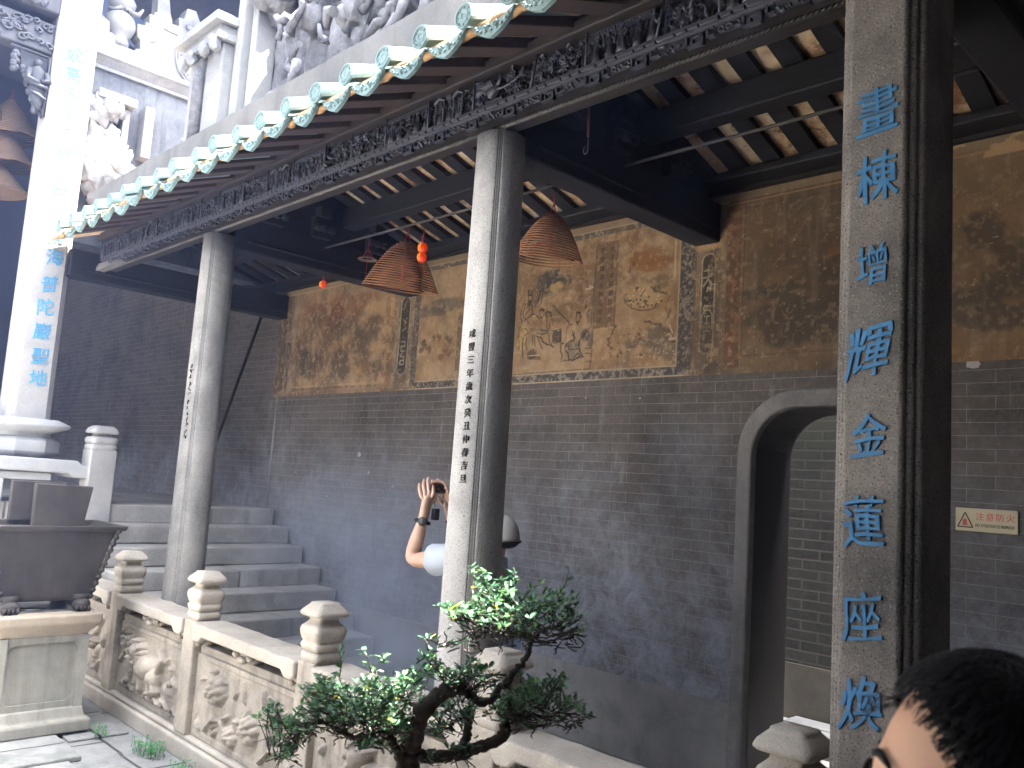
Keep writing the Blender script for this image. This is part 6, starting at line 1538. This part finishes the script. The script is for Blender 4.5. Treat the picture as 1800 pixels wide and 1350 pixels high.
for i in range(5200):
    t = math.acos(1-rs.random()*1.15); p = rs.uniform(0, 2*math.pi)
    d = Vector((math.sin(t)*math.cos(p), math.sin(t)*math.sin(p), math.cos(t)))
    r = head_r(d); f, l, u = d*r
    if u < hairline_u(f, l)+.004: continue
    # comb from the crown outward, fringe swept to the side
    crown = Vector((-.35,.1,.95)).normalized(); flow = (d-crown*d.dot(crown)); 
    if flow.length < 1e-3: continue
    flow.normalize(); flow = (flow+Vector((.25,-.15,-.1))*.5)
    line = []; q = d.copy(); L = rs.uniform(.25,.55)
    for k_ in range(6):
        rr = head_r(q)+.013+.004*math.sin(k_/5*math.pi)+rs.uniform(-.001,.0015); 
        pt_ = q*rr; lim = hairline_u(pt_.x, pt_.y)-.012
        line.append(HP(pt_.x, pt_.y, max(pt_.z, lim))); q = (q+flow*L/6+Vector((rs.uniform(-.02,.02),)*3)).normalized()
    b2.tube(line, [.0006,.0007,.0007,.0006,.0005,.0003], 3)
for i in range(14):     # loose strands at the brow
    y0 = rs.uniform(-.02,.05); a_ = HP(.078,y0,.078); b2.tube([a_, HP(.098,y0-.01,.072+rs.uniform(-.01,.01)), HP(.112+rs.uniform(0,.014),y0-.02,.058+rs.uniform(-.02,.012))], [.0007,.0005,.0003], 3)
b2.build('hair_strands', HAIRM, on)
b = MB()
for s_ in (-1,1):
    c = HP(.112, s_*.034, -.020); b.tube([c+hl*.026*math.cos(a)+hu*.019*math.sin(a)*(1 if abs(math.sin(a))<.9 else .95)-hf*.012*abs(math.cos(a))*(1 if s_*math.cos(a)>0 else 0) for a in [k_*2*math.pi/24 for k_ in range(24)]], .0022, 6, closed=True)
    b.tube([HP(.100, s_*.064, -.012), HP(.095,s_*.078,-.012), HP(.04,s_*.084,-.008), HP(-.01,s_*.088,-.004), HP(-.03,s_*.086,-.022)], .0022, 6)
b.tube([HP(.114,-.010,-.014), HP(.118,0,-.010), HP(.114,.010,-.014)], .002, 6); b.build('spectacle_frame', BLACK, on)
gl = NT('lens_glass'); gl.b.inputs['Transmission Weight'].default_value = 1; gl = gl.out((.95,1,.98), .02, .5)
for s_ in (-1,1):
    b = MB(); c = HP(.112, s_*.034, -.020); b.add([c+hl*.025*math.cos(a)+hu*.018*math.sin(a)-hf*.012*abs(math.cos(a))*(1 if s_*math.cos(a)>0 else 0) for a in [k_*2*math.pi/24 for k_ in range(24)]], [tuple(range(24))]); b.build('lens', gl, on)
for s_ in (-1,1):
    b = MB(); b.tube([HP(.098,s_*.018,.022),HP(.093,s_*.034,.027),HP(.080,s_*.052,.020)], [.004,.0045,.002], 6); b.build('eyebrow', HAIRM, on)
EYE = plain('eye_white', (.6,.58,.55), .2)
for s_ in (-1,1):
    b = MB(); b.ell(HP(.080,s_*.033,-.006), (.012,.012,.011), 12, 8); b.build('eye', EYE, on)

# ---------------------------------------------------------------- buildings that close the court behind the viewer (they hold back the sky)
fh = thing('unseen_front_hall', 'unseen dark timber front hall where the viewer stands, its overhang stretched to shade columns and bonsai', 'building', (3, -1, 0))
HALLW = plain('unseen_hall_brick', (.08,.075,.07), .9)
b = MB(); b.box(-.62, 8, -9, 2.24, 3.93, 4.1); b.box(-2.4,-.62,-9,1.93,3.72,3.95); b.build('roof', SOOT, fh)  # unseen roof; overhang stretched over the court to shade columns and bonsai
b = MB(); b.box(6.5, 6.8, -9, WY, 0, 3.9); b.build('back_wall', HALLW, fh)
b = MB(); b.box(-.75, 7, -9, 2.28, .004, .012); structure(b.build('unseen_hall_floor', plain('unseen_dark_floor', (.06,.057,.055), .7)))  # unseen floor added dark to cut bounce light on the pillar
ow = thing('unseen_opposite_walk', 'unseen covered walk with a tiled roof across the court behind the viewer, holding back the sky', 'building', (-4, -5.5, 0))
b = MB(); b.box(-12, 7, -6.8, -6.5, 0, 5.2); b.build('back_wall', HALLW, ow)
b = MB(); b.add([(-12,-3.6,3.55),(7,-3.6,3.55),(7,-6.6,4.7),(-12,-6.6,4.7),(-12,-3.6,3.66),(7,-3.6,3.66),(7,-6.6,4.82),(-12,-6.6,4.82)], [(0,1,2,3),(7,6,5,4),(0,4,5,1),(1,5,6,2),(2,6,7,3),(3,7,4,0)]); b.build('roof', SOOT, ow)
# ---------------------------------------------------------------- incense smoke hanging in the air
b = MB(); b.box(-23, 23, -23, 23, -1, 9.2); hz = b.build('haze')
hm = D.materials.new('incense_haze'); hm.use_nodes = True; t_ = hm.node_tree; t_.nodes.remove(t_.nodes['Principled BSDF'])
pv = t_.nodes.new('ShaderNodeVolumePrincipled'); pv.inputs['Color'].default_value = (.34,.48,1,1); pv.inputs['Density'].default_value = .0022; pv.inputs['Anisotropy'].default_value = .2
t_.links.new(pv.outputs[0], t_.nodes['Material Output'].inputs['Volume']); hz.data.materials.append(hm)
tag(hz, 'thin bluish incense smoke hanging through the court', None, None, 'stuff')

# a drift of denser smoke over the steps and the foot of the wall
b = MB(); b.box(-7.7, -3.3, 2.75, WY-.02, .10, 2.3); sm_ = b.build('incense_smoke')
mm = D.materials.new('drifting_smoke'); mm.use_nodes = True; t_ = mm.node_tree; t_.nodes.remove(t_.nodes['Principled BSDF'])
pv = t_.nodes.new('ShaderNodeVolumePrincipled'); pv.inputs['Color'].default_value = (.72,.82,1,1)
gp = t_.nodes.new('ShaderNodeTexCoord'); nz_ = t_.nodes.new('ShaderNodeTexNoise'); nz_.inputs['Scale'].default_value = 1.1; nz_.inputs['Detail'].default_value = 3
t_.links.new(gp.outputs['Object'], nz_.inputs['Vector'])
def mr(src, a, c, lo, hi):
    x = t_.nodes.new('ShaderNodeMapRange'); x.interpolation_type = 'SMOOTHSTEP'; t_.links.new(src, x.inputs[0]); x.inputs[1].default_value = a; x.inputs[2].default_value = c; x.inputs[3].default_value = lo; x.inputs[4].default_value = hi; return x.outputs[0]
def mul(a, c):
    x = t_.nodes.new('ShaderNodeMath'); x.operation = 'MULTIPLY'; t_.links.new(a, x.inputs[0]); t_.links.new(c, x.inputs[1]); return x.outputs[0]
sx = t_.nodes.new('ShaderNodeSeparateXYZ'); t_.links.new(gp.outputs['Object'], sx.inputs[0])
d_ = mul(mr(nz_.outputs['Fac'], .42, .62, .12, 1), mr(sx.outputs['Z'], .5, 2.2, 1, 0))
d_ = mul(d_, mul(mr(sx.outputs['X'], -7.2, -5.9, .05, 1), mr(sx.outputs['X'], -4.9, -3.35, 1, 0)))
d_ = mul(d_, mul(mr(sx.outputs['Y'], 3.1, 3.8, 0, 1), mr(sx.outputs['Z'], .1, .35, 0, 1)))
k_ = t_.nodes.new('ShaderNodeMath'); k_.operation = 'MULTIPLY'; t_.links.new(d_, k_.inputs[0]); k_.inputs[1].default_value = .5; t_.links.new(k_.outputs[0], pv.inputs['Density'])
t_.links.new(pv.outputs[0], t_.nodes['Material Output'].inputs['Volume']); sm_.data.materials.append(mm)
tag(sm_, 'pale blue incense smoke drifting over the stone steps and the foot of the brick wall', None, None, 'stuff')
SC.cycles.volume_step_rate = 3.0; SC.cycles.volume_bounces = 2
